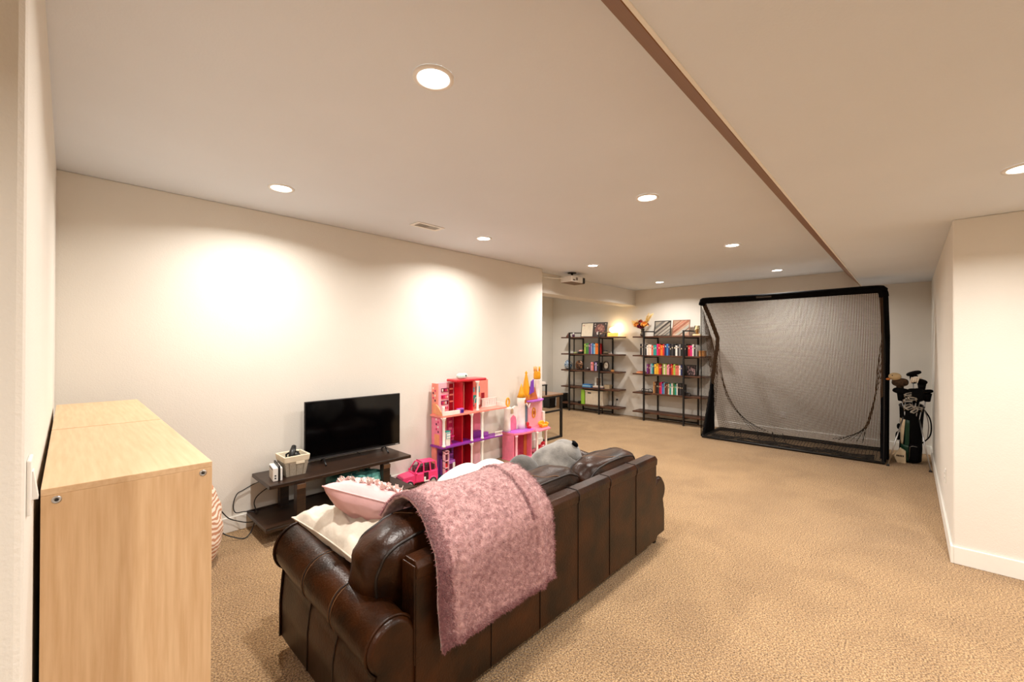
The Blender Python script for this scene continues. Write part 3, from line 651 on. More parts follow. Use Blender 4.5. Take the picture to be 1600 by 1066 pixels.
dp('lounge_seat', 'purple', 3.46, 3.60, BY-.10, BY-.03, .386, .46); dp('lounge_arm', 'lilac', 3.62, 3.70, BY-.12, BY-.07, .384, .43)
# kitchen furniture of the ground floor
ks = mk('bookshelf', Bx(2.93, 2.99, FY+.05, FY+.06, .018, .33), D['plum'], t)
for x in (2.930, 2.985): mk('upright', Bx(x, x+.007, FY+.01, FY+.06, .018, .34), D['lpink'], ks)
for z in (.06, .14, .22, .30, .333): mk('board', Bx(2.93, 2.992, FY+.01, FY+.06, z, z+.007), D['lpink'], ks)
for k, z in enumerate((.067, .147, .227)):
    mk('stored_item', Bx(2.94, 2.975, FY+.02, FY+.04, z, z+.045), D[('mag', 'red', 'plum')[k]], ks, bevel=.004)
kc = mk('kitchen_unit', Bx(3.0, 3.125, FY+.07, BY-.03, .018, .20), D['lilac'], t, bevel=.004)
mk('oven_window', Bx(3.035, 3.085, FY+.066, FY+.07, .10, .16), D['plum'], kc); mk('drawer', Bx(3.09, 3.123, FY+.066, FY+.07, .06, .17), D['white'], kc); mk('hood', Bx(3.0, 3.125, FY+.11, BY-.02, .245, .27), D['purple'], kc)
mk('bench', Bx(2.97, 3.06, FY-.005, FY+.045, .035, .075), D['lilac'], t, bevel=.006)
# furniture on upper storeys
fr = mk('fridge', Bx(2.955, 3.015, FY+.02, FY+.07, .386, .545), D['white'], t, bevel=.005)
mk('fridge_screen', Bx(2.958, 3.012, FY+.016, FY+.02, .47, .535), D['blue'], fr); mk('fridge_top', Bx(2.953, 3.017, FY+.017, FY+.07, .546, .556), D['teal'], fr)
for a in ((2.963, 2.983), (2.988, 3.008)):
    for z in (.475, .505): mk('tile', Bx(a[0], a[1], FY+.013, FY+.016, z, z+.022), D['white'], fr)
ta = mk('pedestal_table', MB().lathe([(.03, .386), (.006, .395), (.006, .47), (.045, .475), (.045, .482)], 16, (3.075, FY+.09, 0)), D['mag'], t)
def toy(name, mb, m, label, bevel=.003): return mk(name, mb, m, label=label, cat='toy', bevel=bevel)
o = thing('toy_camper_box', 'small purple toy box on the pink upper floor', 'toy', (3.17, FY+.03, .738))
mk('box', Bx(3.13, 3.21, FY+.014, FY+.055, .7385, .785), D['lilac'], o, bevel=.004); mk('front', Bx(3.165, 3.207, FY+.012, FY+.0145, .743, .778), M('indigo', 56, 20, 130, .4), o); mk('lid', Bx(3.128, 3.212, FY+.012, FY+.057, .785, .794), D['lilac'], o, bevel=.003)
o = thing('toy_scooter', 'pale mint toy on top of the red roof', 'toy', (3.26, 3.90, 1.132))
mk('body', MB().ell((3.25, 3.90, 1.165), (.075, .035, .032), 12, e=.6, ez=.6), M('mint', 200, 232, 222, .4), o); mk('top', Bx(3.20, 3.30, 3.885, 3.915, 1.18, 1.20), D['white'], o, bevel=.005); mk('dark_hole', MB().ell((3.285, 3.868, 1.17), (.012, .006, .012), 8), BLACKP, o)
# teal ramp lying in front
# ------------------------------------------------------------------ toy castle
t = thing('toy_castle', 'white and pink toy castle with golden spires', 'toy castle', (4.42, 3.85, 0))
CY0, CY1 = 3.74, 3.99
dp('lower_floor', 'pink', 4.02, 4.44, CY0, CY1, 0, .02, parent=t)
fl = mk('middle_floor', MB().prism([(4.0, CY1), (4.46, CY1), (4.46, CY0+.02), (4.36, CY0-.02), (4.16, CY0-.02), (4.03, CY0+.03)], .348, .372, 'z'), D['pink'], t, bevel=.003)
mk('violet_edge', MB().prism([(4.0, CY1), (4.45, CY1), (4.45, CY0+.03), (4.36, CY0-.005), (4.16, CY0-.005), (4.04, CY0+.04)], .372, .376, 'z'), D['lilac'], fl)
mk('right_platform', MB().prism([(4.42, CY0+.01), (4.47, CY0-.035), (4.74, CY0-.02), (4.81, CY0+.08), (4.81, CY1), (4.46, CY1)], .340, .358, 'z'), D['pink'], t, bevel=.003)
dp('right_base', 'pink', 4.55, 4.82, CY0+.02, CY1, 0, .02, parent=t)
dp('lower_back_wall', 'pink', 4.03, 4.44, CY1-.014, CY1, .02, .348); dp('lower_side_wall', 'pink', 4.025, 4.04, CY0+.04, CY1-.014, .02, .348)
mk('wall_recess', Bx(4.08, 4.26, CY1-.018, CY1-.014, .04, .33), M('rose', 226, 120, 140, .5), t)
mk('inner_door', Bx(4.30, 4.36, CY0+.10, CY0+.11, .02, .34), D['tan'], t); mk('inner_partition', Bx(4.372, 4.384, CY0+.03, CY1-.014, .02, .348), D['pink'], t); mk('violet_corner', Bx(4.385, 4.44, CY1-.04, CY1-.014, .02, .12), D['lilac'], t)
def post(x, y, z1=.344, r=.015, m='white'): mk('post', MB().lathe([(r*1.4, 0), (r*1.4, .02), (r, .03), (r, z1-.03), (r*1.4, z1-.02), (r*1.4, z1)], 12, (x, y, 0)), D[m], t)
post(4.07, CY0+.025, m='lpink'); post(4.46, CY0-.005); post(4.66, CY0); post(4.79, CY0+.11, m='lpink'); post(4.73, CY1-.02, m='pink')
# upper walls
wl = mk('upper_wall', MB().prism([(4.05, .376), (4.42, .376), (4.42, .66), (4.36, .70), (4.30, .68), (4.24, .70), (4.16, .665), (4.12, .69), (4.05, .67)], CY1-.05, CY1-.02, 'y'), D['white'], t, bevel=.003)
mk('door_arch', MB().prism([(4.13, .378), (4.25, .378), (4.25, .50), (4.235, .55), (4.19, .58), (4.145, .55), (4.13, .50)], CY1-.056, CY1-.05, 'y'), D['pink'], wl)
mk('arch_window', MB().prism([(4.14, .60), (4.19, .60), (4.19, .655), (4.165, .675), (4.14, .655)], CY1-.056, CY1-.05, 'y'), M('window_tan', 190, 160, 130, .5), wl)
tw = mk('corner_tower', MB().lathe([(.05, .376), (.045, .42), (.042, .66), (.05, .68), (.05, .70)], 16, (4.065, CY1-.06, 0)), D['white'], t)
mk('golden_oval', MB().tube([(4.075+.028*math.cos(math.radians(a)), CY1-.06, .765+.055*math.sin(math.radians(a))) for a in range(0, 360, 20)], .012, 8, closed=True), D['gold'], tw)
tw = mk('round_tower', MB().lathe([(.06, .376), (.055, .45), (.052, .70), (.062, .72), (.062, .80), (.058, .81)], 18, (4.335, CY1-.07, 0)), D['white'], t)
mk('tower_window', MB().prism([(4.335, .73), (4.365, .73), (4.365, .77), (4.35, .785), (4.335, .77)], CY1-.135, CY1-.128, 'y'), D['tan'], tw)
mk('spire', MB().lathe([(.062, .81), (.04, .87), (.018, .95), (.003, 1.0)], 16, (4.335, CY1-.07, 0)), D['gold'], tw)
sp_ = mk('tall_spire', MB().lathe([(.06, .72), (.058, .86), (.045, .95), (.03, 1.04), (.018, 1.10), (.012, 1.12), (.02, 1.14), (.003, 1.17)], 16, (4.47, CY1-.04, 0)), D['gold'], t)
mk('golden_roof', MB().hexa([(4.42, CY1-.10, .76), (4.66, CY1-.10, .76), (4.66, CY1-.01, .76), (4.42, CY1-.01, .76), (4.46, CY1-.07, .95), (4.62, CY1-.07, .93), (4.62, CY1-.04, .93), (4.46, CY1-.04, .95)]), D['tan'], t, bevel=.004)
mk('violet_roof', MB().hexa([(4.46, CY1-.115, .84), (4.56, CY1-.115, .87), (4.56, CY1-.10, .87), (4.46, CY1-.10, .84), (4.525, CY1-.09, 1.02), (4.58, CY1-.09, 1.05), (4.58, CY1-.075, 1.05), (4.525, CY1-.075, 1.02)]), D['violet'], t, bevel=.004)
mk('balcony', MB().prism([(4.42, CY1), (4.78, CY1), (4.78, CY1-.11), (4.66, CY1-.17), (4.47, CY1-.17), (4.42, CY1-.12)], .735, .757, 'z'), D['lilac'], t, bevel=.004)
gb = mk('keep_wall', Bx(4.50, 4.82, CY1-.05, CY1-.02, .358, .735), D['lpink'], t, bevel=.004)
mk('blue_doorway', MB().prism([(4.41, .45), (4.50, .45), (4.50, .66), (4.455, .70), (4.41, .66)], CY1-.035, CY1-.028, 'y'), M('slate_blue', 110, 140, 160, .5), t)
mk('gold_window', MB().tube([(4.62+.032*math.cos(math.radians(a)), CY1-.056, .56+.07*math.sin(math.radians(a))) for a in range(0, 360, 20)], .009, 8, closed=True), D['gold'], gb); mk('gold_pane', MB().lathe([(.028, 0), (.026, .004)], 16, (4.62, CY1-.05, .56), (0, -1, 0)), D['tan'], gb)
mk('tracery', MB().tube([(4.37, CY1-.13, .73), (4.40, CY1-.13, .70), (4.42, CY1-.13, .65), (4.44, CY1-.13, .70), (4.47, CY1-.13, .73)], .008, 6), D['white'], t)
mk('side_buttress', Bx(4.80, 4.85, CY1-.08, CY1-.03, .358, .56), D['white'], t, bevel=.006)
tw = mk('white_tower', MB().lathe([(.048, .757), (.036, .80), (.036, 1.02), (.046, 1.04)], 16, (4.685, CY1-.06, 0)), D['white'], t)
cr_ = mk('golden_crown', MB().lathe([(.045, 1.04), (.052, 1.06), (.052, 1.12), (.046, 1.14), (.05, 1.155)], 16, (4.685, CY1-.06, 0)), D['gold'], tw)
for k in range(5): mk('crown_point', MB().cyl((4.685+.042*math.cos(k*1.257), CY1-.06+.042*math.sin(k*1.257), 1.155), (4.685+.045*math.cos(k*1.257), CY1-.06+.045*math.sin(k*1.257), 1.225), .009, .006, 8), D['gold'], t)
o = thing('toy_sofa', 'golden toy sofa on the castle right platform', 'toy', (4.70, CY0+.09, .358))
mk('seat', Bx(4.64, 4.77, CY0+.05, CY0+.12, .3585, .40), D['gold'], o, bevel=.012, seg=3); mk('back', MB().ell((4.70, CY0+.125, .41), (.07, .018, .04), 10), D['gold'], o)
for x in (4.635, 4.775): mk('arm', MB().ell((x, CY0+.085, .405), (.016, .04, .022), 8), D['gold'], o)
o = thing('toy_chair', 'small red toy chair on the castle middle floor', 'toy', (4.42, CY0+.11, .376))
mk('seat', Bx(4.395, 4.445, CY0+.085, CY0+.135, .3765, .405), D['red'], o, bevel=.008); mk('back', MB().ell((4.42, CY0+.135, .43), (.03, .012, .032), 8), D['red'], o)
o = thing('toy_carriage', 'red toy carriage seat under the castle platform', 'toy', (4.68, CY0+.10, .02))
mk('body', MB().ell((4.68, CY0+.10, .066), (.085, .05, .046), 10, e=.6, ez=.7), D['red'], o); mk('back', MB().ell((4.74, CY0+.11, .11), (.05, .04, .035), 8), D['red'], o)

# ------------------------------------------------------------------ desk in the alcove
t = thing('metal_desk', 'desk with oak top and black square metal frame', 'desk', (5.36, 4.8, 0))
mk('desk_top', Bx(5.03, 5.69, 4.20, 5.42, .705, .732), DESKWOOD, t, bevel=.003)
for y in (4.22, 5.38):
    for x in (5.055, 5.655): mk('leg', MB().bar((x, y, 0), (x, y, .705), .034), BLACKM, t)
    mk('foot_rail', MB().bar((5.072, y, .017), (5.638, y, .017), .03), BLACKM, t); mk('cross_rail', MB().bar((5.072, y, .455), (5.638, y, .455), .026), BLACKM, t); mk('top_rail', MB().bar((5.072, y, .69), (5.638, y, .69), .028), BLACKM, t)
t = thing('desk_shelf', 'small black framed riser standing on the alcove desk', 'shelf', (5.17, 4.45, .732))
for y in (4.225, 4.50):
    for x in (5.08, 5.265): mk('post', MB().bar((x, y, .7325), (x, y, .885), .022), BLACKM, t)
mk('riser_top', Bx(5.066, 5.278, 4.211, 4.514, .885, .905), BLACKM, t, bevel=.002)
o = thing('paper_stack', 'white stack of papers on the black desk riser', 'papers', (5.17, 4.42, .905))
for k in range(5): mk('sheet', Bx(5.08+.004*(k % 2), 5.255+.003*(k % 3), 4.23, 4.49-.01*(k % 2), .9052+k*.008, .912+k*.008), M('paper_white', 240, 226, 214, .8), o)
o = thing('wooden_carving', 'small brown and cream ornament inside the desk riser', 'ornament', (5.19, 4.36, .732))
mk('base', MB().lathe([(.035, .7325), (.03, .75), (.015, .77), (.03, .80), (.02, .84)], 14, (5.19, 4.30, 0)), M('carving_brown', 120, 60, 40, .6), o); mk('panel', Bx(5.10, 5.22, 4.38, 4.395, .7325, .85), M('cream_card', 230, 205, 180, .8), o)
t = thing('paper_bin', 'black rectangular bin standing on the floor behind the desk', 'bin', (8.05, 6.36, 0))
m = MB(); frustum(m, 8.05, 6.36, 0, .33, .11, .09, .125, .105, .008); mk('body', m, BLACKP, t, bevel=.004)
t = thing('filing_box', 'narrow brown box between the black bin and bookcase', 'box', (8.24, 6.2, 0))
mk('body', Bx(8.16, 8.35, 6.155, 6.235, .0, .30), M('cardboard', 150, 116, 84, .7), t, bevel=.004); mk('lid', Bx(8.155, 8.355, 6.15, 6.24, .30, .33), BLACKP, t, bevel=.004)
t = thing('floor_box', 'black storage box against the end of the left bookcase', 'box', (8.25, 6.08, 0))
mk('body', Bx(8.15, 8.35, 6.035, 6.125, 0, .33), BLACKP, t, bevel=.008); mk('lid', Bx(8.145, 8.355, 6.03, 6.13, .33, .36), BLACKP, t, bevel=.004)

# ------------------------------------------------------------------ bookcases
SZ = (.165, .552, .937, 1.312, 1.697)
def bookcase(y0, y1, fp, bp, label, extra=()):
    t = thing('bookcase', label, 'bookcase', (8.2, (y0+y1)/2, 0), 'black framed bookcases')
    for k, z in enumerate(SZ): mk('shelf', Bx(8.035, 8.366, y0, y1, z-.015, z+.013), SHELFWOOD, t, bevel=.002)
    for yf, yb in zip(fp, bp):
        mk('front_post', MB().bar((8.022, yf, 0), (8.022, yf, 1.815), .026, .036), BLACKM, t); mk('rear_post', MB().bar((8.354, yb, 0), (8.354, yb, 1.815), .024, .03), BLACKM, t)
        mk('top_bar', MB().bar((8.022, yf-.013, 1.803), (8.345, yb, 1.803), .022), BLACKM, t)
        for z in SZ: mk('shelf_bracket', MB().bar((8.035, yf-.006, z-.027), (8.342, yb, z-.027), .022), BLACKM, t)
    for y in extra: mk('middle_post', MB().bar((8.19, y, 0), (8.19, y, 1.815), .02), BLACKM, t)
    mk('foot_rail', MB().bar((8.354, bp[0]-.016, .03), (8.354, bp[1]+.016, .03), .024), BLACKM, t)
    return t
bookcase(4.49, 6.0, (5.75, 4.955), (5.59, 4.81), 'black metal and brown wood bookcase on the left, storage bin below', (5.736, 4.974))
bookcase(2.722, 4.165, (3.91, 3.112), (3.765, 2.96), 'black metal and brown wood bookcase beside golf net, full of books')
S = [z+.0135 for z in SZ]       # resting heights

PAL = dict(white=(238, 230, 220), cream=(236, 214, 186), black=(24, 22, 24), charcoal=(54, 50, 52), navy=(30, 40, 88), blue=(60, 120, 180), teal=(36, 150, 140), green=(70, 130, 60), lime=(164, 190, 80), yellow=(240, 190, 60), orange=(236, 124, 40),
           red=(200, 40, 44), maroon=(104, 24, 38), magenta=(216, 40, 120), pink=(236, 150, 160), purple=(120, 50, 120), lavender=(180, 160, 200), salmon=(224, 120, 100), brown=(96, 60, 36), tan=(196, 140, 84), grey=(150, 146, 142), sky=(150, 196, 214))
PAGE = M('book_pages', 232, 220, 198, .9)
ORD = ['first', 'second', 'third', 'fourth', 'fifth', 'sixth', 'seventh', 'eighth', 'ninth', 'tenth', 'eleventh', 'twelfth', 'thirteenth', 'fourteenth', 'fifteenth', 'sixteenth', 'seventeenth', 'eighteenth', 'nineteenth', 'twentieth'] + ['twenty-'+w for w in ('first', 'second', 'third', 'fourth', 'fifth', 'sixth', 'seventh', 'eighth', 'ninth')] + ['thirtieth', 'thirty-first', 'thirty-second']
def books(cols, ya, yb, z, h, where, dep=.15, ws=None):
    n = len(cols); ws = ws or [U(.7, 1.3) for _ in cols]; k = (ya-yb)/sum(ws); y = ya
    for i, c in enumerate(cols):
        w = ws[i]*k; hh = h*U(.88, 1.04); x0 = 8.085+U(0, .02); d = dep*U(.85, 1.05)
        m = MB(); cov = M('cover_'+c, *PAL[c], .5, var=.12, vscale=30); a, b_ = y-w+.0008, y-.0008
        tk = min(.003, w*.15)
        m.box(x0, x0+.004, a, b_, z, z+hh); m.box(x0+.004, x0+d, a, a+tk, z, z+hh); m.box(x0+.004, x0+d, b_-tk, b_, z, z+hh)
        m.m = 1; m.box(x0+.004, x0+d-.004, a+tk, b_-tk, z+.003, z+hh-.004)
        m.m = 2; q = U(.55, .75)
        if w > .02: m.box(x0-.0006, x0, a+w*.3, b_-w*.3, z+hh*q, z+hh*(q+.12))
        band = M('spine_light', 225, 205, 170, .5) if sum(PAL[c]) < 330 else M('spine_dark', 70, 40, 44, .5)
        mk('book', m, [cov, PAGE, band], label='%s book, %s from the left %s' % (c, ORD[i], where), cat='book', group='books '+where)
        y -= w
books('charcoal white white black white cream white salmon teal teal magenta red orange red navy blue navy black charcoal black white charcoal grey black grey charcoal black red magenta white charcoal grey black'.split()[:32],
      4.033, 2.885, S[3], .225, "on the right bookcase's second shelf from top")
books('purple maroon lavender sky teal navy yellow yellow orange red maroon lime cream lime pink pink maroon red orange lime salmon salmon white navy charcoal'.split(), 3.885, 3.145, S[2], .21, "on the right bookcase's middle shelf")
books('tan brown black charcoal red magenta blue sky maroon brown cream teal white green teal white black charcoal black black'.split(), 3.745, 3.13, S[1], .225, "on the right bookcase's fourth shelf")
books('lime green green purple lavender blue sky orange orange red'.split(), 5.39, 4.985, S[3], .235, "on the left bookcase's second shelf")
books('pink salmon navy lavender black black'.split(), 5.215, 4.99, S[2], .20, "on the left bookcase's middle shelf")

# things on the right bookcase
BRN = M('wood_box', 190, 128, 66, .55, var=.15, vscale=12)
t = thing('wooden_box', 'small light wooden box at the right end of book row', 'box', (8.14, 2.80, S[3]))
mk('body', Bx(8.09, 8.20, 2.755, 2.855, S[3], S[3]+.085), BRN, t, bevel=.003); mk('lid', Bx(8.086, 8.204, 2.751, 2.859, S[3]+.085, S[3]+.104), BRN, t, bevel=.003)
t = thing('paperback', 'two flat orange paperbacks lying left of the middle book row', 'book', (8.15, 4.03, S[2]))
mk('cover', Bx(8.07, 8.24, 3.955, 4.10, S[2], S[2]+.02), M('orange_soft', 240, 170, 120), t, bevel=.002); mk('second_cover', Bx(8.08, 8.23, 3.97, 4.085, S[2]+.021, S[2]+.038), M('peach_cover', 190, 100, 70), t, bevel=.002)
t = thing('picture_frame', 'dark framed picture at the right end of middle shelf', 'picture frame', (8.16, 3.0, S[2]))
mk('frame', Bx(8.12, 8.14, 2.915, 3.095, S[2], S[2]+.205), BLACKP, t, bevel=.003); mk('picture', Bx(8.1185, 8.1198, 2.933, 3.077, S[2]+.02, S[2]+.185), M('dim_picture', 150, 120, 120, .4, col2=C(30, 26, 30), vscale=30, contrast=(.45, .6)), t); mk('strut', MB().bar((8.14, 3.0, S[2]+.15), (8.22, 3.0, S[2]+.004), .012), BLACKP, t)
t = thing('wire_ornament', 'low dark wire ornament left of the lowest book row', 'ornament', (8.14, 3.9, S[1]))
WIRE = M('dark_bronze', 62, 52, 40, .45, metal=.6)
for y in (3.97, 3.83): mk('ring', MB().tube([(8.14, y+.045*math.cos(math.radians(a)), S[1]+.04+.035*math.sin(math.radians(a))) for a in range(0, 360, 24)], .006, 6, closed=True), WIRE, t)
mk('bridge', MB().bar((8.14, 3.925, S[1]+.06), (8.14, 3.875, S[1]+.06), .01), WIRE, t); mk('base', Bx(8.10, 8.18, 3.79, 4.01, S[1], S[1]+.008), WIRE, t)
t = thing('toy_motorcycle', 'black metal model motorcycle at the end of lowest books', 'model', (8.10, 3.07, S[1]))
for y in (3.10, 3.02): mk('wheel', MB().tube([(8.06, y+.028*math.cos(math.radians(a)), S[1]+.034+.028*math.sin(math.radians(a))) for a in range(0, 360, 24)], .006, 6, closed=True), BLACKM, t)
mk('body', MB().ell((8.06, 3.06, S[1]+.062), (.014, .045, .02), 8), BLACKM, t); mk('handlebar', MB().tube([(8.03, 3.095, S[1]+.1), (8.06, 3.09, S[1]+.09), (8.09, 3.095, S[1]+.1)], .004, 6), STEEL, t)

def art(y1, y0, z, h, bg, colors, fm, label, shift):
    t = thing('picture_frame', label, 'picture frame', (8.25, (y0+y1)/2, z))
    xf = Matrix.Translation((8.17, 0, z)) @ Matrix.Rotation(math.radians(9), 4, 'Y')
    m = MB(xf); b_ = .014
    for a in ((y0, y1, 0, b_), (y0, y1, h-b_, h), (y0, y0+b_, b_, h-b_), (y1-b_, y1, b_, h-b_)): m.box(0, .018, a[0], a[1], a[2], a[3])
    mk('frame', m, fm, t, bevel=.002)
    mk('backing', MB(xf).box(.008, .012, y0+b_, y1-b_, b_, h-b_), bg, t)
    ya, yb, za, zb = y0+b_, y1-b_, b_, h-b_
    def clip(poly):
        for f, ins in ((lambda p: p[0]-ya, 1), (lambda p: yb-p[0], 1), (lambda p: p[1]-za, 1), (lambda p: zb-p[1], 1)):
            out = []
            for i in range(len(poly)):
                p, q = poly[i], poly[(i+1) % len(poly)]; fp_, fq = f(p), f(q)
                if fp_ >= 0: out.append(p)
                if (fp_ >= 0) != (fq >= 0): k = fp_/(fp_-fq); out.append((p[0]+(q[0]-p[0])*k, p[1]+(q[1]-p[1])*k))
            poly = out
            if not poly: return None
        return poly
    for c, off, wd in colors:   # diagonal stripes rising to the right (decreasing y)
        dy, dz = -.78, .62; nx, nz = dz, -dy
        cx, cz = (ya+yb)/2+nx*off, (za+zb)/2+nz*off
        poly = clip([(cx+dy*s+nx*o, cz+dz*s+nz*o) for s, o in ((-.5, -wd/2), (.5, -wd/2), (.5, wd/2), (-.5, wd/2))])
        if poly: mk('stripe', MB(xf).prism(poly, .0072, .0079, 'x'), c, t)
    mk('glazing', MB(xf).box(.004, .0045, ya, yb, za, zb), GLASS, t)
    return t
G1, G2, G3 = M('print_grey', 150, 148, 142), M('print_dark', 70, 62, 58), M('print_white', 244, 238, 226)
art(3.772, 3.433, S[4], .315, M('print_light', 216, 206, 190, .6), [(G2, .02, .035), (G3, .055, .022), (G1, .10, .04), (G2, -.045, .012), (G3, -.075, .03), (G2, -.105, .010), (G1, -.15, .03)], BLACKP, 'square framed grey diagonal stripe print beside the flower vase', 0)
art(3.397, 3.061, S[4], .32, M('print_peach', 240, 200, 170, .6), [(M('print_rust', 196, 110, 76), .025, .04), (M('print_pink', 236, 160, 130), .075, .03), (G3, -.06, .045), (G2, -.09, .010), (G3, -.13, .03), (M('print_rust', 196, 110, 76), .12, .02)], M('bronze_frame', 140, 96, 76, .4), 'square framed orange diagonal stripe print on right bookcase top', 0)
# glass vase ornament
t = thing('glass_trophy', 'gold and clear glass ornament on right end of bookcase top', 'ornament', (8.15, 2.90, S[4]))
mk('base', Bx(8.09, 8.21, 2.84, 2.97, S[4], S[4]+.03), M('pale_gold', 226, 200, 150, .3), t, bevel=.004); mk('stem', MB().lathe([(.03, .03), (.022, .06), (.03, .10), (.034, .16), (.02, .165)], 14, (8.15, 2.905, S[4])), M('amber_gold', 196, 140, 70, .25), t); mk('glass', MB().lathe([(.052, .031), (.05, .19), (.046, .19), (.047, .033)], 18, (8.15, 2.905, S[4]), cap=False), GLASS, t)
# vase and flowers
t = thing('flower_vase', 'glass vase of orange and burgundy dried flowers', 'vase', (8.15, 4.0, S[4]))
mk('vase', MB().lathe([(.030, 0), (.045, .01), (.05, .05), (.036, .10), (.032, .13), (.046, .16), (.043, .16), (.028, .13), (.032, .10), (.045, .05), (.04, .014)], 20, (8.15, 4.0, S[4])), M('smoky_glass', 120, 110, 100, .1, trans=.6), t)
cz = S[4]+.16
STEM = M('dried_stem', 120, 96, 50, .8)
def bloom(c, r, m):
    mb = MB(); c = Vector(c)
    for k in range(26):
        a = k*2.4; el = 1.4-1.7*(k/26); d = Vector((math.cos(a)*math.cos(el), math.sin(a)*math.cos(el), math.sin(el))); s_ = d.orthogonal().normalized()*r*.42
        p = c+d*r*.35; q = c+d*r*(1+.15*R())
        i = [mb.vert(p), mb.vert(p+(q-p)*.6+s_), mb.vert(q), mb.vert(p+(q-p)*.6-s_)]; mb.face(i)
        i = [mb.vert(p), mb.vert(p+(q-p)*.6+s_+d*.002), mb.vert(q+d*.002), mb.vert(p+(q-p)*.6-s_+d*.002)]; mb.face(i[::-1])
    mb.ell(c, (r*.5, r*.5, r*.5), 8); mk('blossom', mb, m, t)
BUR, ORG_, GLD, RED_ = M('burgundy_petal', 130, 20, 54, .7), M('orange_petal', 248, 176, 80, .7), M('golden_plume', 252, 220, 140, .8, var=.2), M('crimson_petal', 176, 36, 50, .7)
for c, r, m in (((8.09, 4.02, cz+.03), .075, BUR), ((8.09, 3.935, cz+.07), .075, ORG_), ((8.12, 4.11, cz+.07), .07, ORG_), ((8.13, 3.895, cz+.07), .042, BUR), ((8.12, 4.03, cz+.14), .046, RED_), ((8.16, 4.12, cz+.05), .034, RED_), ((8.10, 3.985, cz+.045), .034, ORG_)): bloom(c, r, m)
mb = MB()
for k in range(14):
    e_ = Vector((8.15+U(-.03, .03), 4.0+U(-.12, .12), cz+U(.03, .12))); mb.tube([(8.15, 4.0, S[4]+.05), (8.15, 4.0+U(-.01, .01), cz), e_], .003, 5)
mk('stems', mb, STEM, t)
def plume(tip, n=40):
    mb = MB(); b0 = Vector((8.15, 4.0, cz)); tip = Vector(tip); mb.tube([b0, (b0+tip)/2+Vector((0, 0, .02)), tip], .003, 5)
    for k in range(n):
        s = .35+.65*k/n; p = b0+(tip-b0)*s; d = ((tip-b0).normalized()+Vector((U(-1, 1), U(-1, 1), U(-.8, .8)))*.95).normalized(); l_ = .085*(1.1-s*.5); w_ = d.orthogonal().normalized()*.0042
        i = [mb.vert(p-w_), mb.vert(p+w_), mb.vert(p+d*l_)]; mb.face(i)
    mk('plume', mb, GLD, t)
for tip in ((8.10, 3.82, cz+.24), (8.12, 3.77, cz+.29), (8.12, 3.87, cz+.25), (8.10, 4.20, cz+.13), (8.13, 4.22, cz+.17), (8.14, 4.15, cz+.16), (8.12, 4.17, cz+.06), (8.13, 4.02, cz+.18), (8.11, 3.80, cz+.27), (8.10, 3.84, cz+.20), (8.11, 4.19, cz+.10), (8.12, 4.10, cz+.17), (8.11, 3.85, cz+.30)): plume(tip, 80)

# things on the left bookcase
t = thing('figurine', 'tiny brown peaked figurine at left end of bookcase top', 'figurine', (8.13, 5.87, S[4]))
mk('body', MB().lathe([(.05, 0), (.045, .02), (.02, .05), (.012, .075), (.004, .09)], 10, (8.13, 5.87, S[4])), M('figurine_brown', 104, 60, 44, .6), t); mk('foot', Bx(8.09, 8.17, 5.815, 5.835, S[4], S[4]+.03), M('figurine_brown', 104, 60, 44, .6), t)
t = thing('candle_cup', 'small white topped purple cup beside the record frame', 'cup', (8.10, 5.69, S[4]))
mk('cup', MB().lathe([(.026, 0), (.03, .05), (.03, .06), (.026, .06), (.024, .01)], 14, (8.10, 5.69, S[4])), M('plum_cup', 96, 60, 90, .4), t); mk('ball', MB().ell((8.10, 5.69, S[4]+.075), (.024, .024, .024), 8), WHITEP, t)
t = thing('record_frame', 'wide open record frame with cream sleeve and round picture', 'picture frame', (8.22, 5.18, S[4]))
xf = Matrix.Translation((8.16, 0, S[4])) @ Matrix.Rotation(math.radians(9), 4, 'Y')
m = MB(xf)
for a in ((4.855, 5.535, 0, .012), (4.855, 5.535, .318, .33), (4.855, 4.87, .012, .318), (5.525, 5.535, .012, .318)): m.box(0, .016, *a)
mk('frame', m, BLACKP, t, bevel=.002); mk('backing', MB(xf).box(.009, .013, 4.87, 5.525, .012, .318), M('frame_back', 40, 30, 30), t)
mk('cream_sleeve', MB(xf).box(.004, .0088, 5.225, 5.52, .014, .316), M('cream_sleeve', 238, 224, 200, .7), t, bevel=.001); mk('red_sticker', MB(xf).lathe([(.013, 0), (.012, .001)], 12, (.004, 5.47, .265), (-1, 0, 0)), M('sticker_red', 170, 50, 44), t)
mk('dark_sleeve', MB(xf).box(.004, .0088, 4.875, 5.195, .014, .316), M('dark_sleeve', 96, 74, 66, .6, col2=C(50, 38, 36), vscale=14), t)
pic = mk('round_picture', MB(xf).lathe([(.118, 0), (.116, .0012)], 32, (.004, 5.035, .17), (-1, 0, 0)), M('picture_pinks', 196, 140, 120, .6, col2=C(110, 60, 60), vscale=22, detail=4, contrast=(.4, .6)), t)
for c, r in (((5.08, .085), .038), ((5.03, .075), .03)): mk('pale_shape', MB(xf).lathe([(r, 0), (r*.9, .001)], 14, (.0027, c[0], c[1]), (-1, 0, 0)), M('pale_shape', 222, 210, 200), pic)
for y, z in ((5.17, .29), (4.90, .29), (5.165, .24)): mk('corner_dot', MB(xf).lathe([(.014, 0), (.012, .0012)], 10, (.004, y, z), (-1, 0, 0)), M('pale_shape', 222, 210, 200), t)
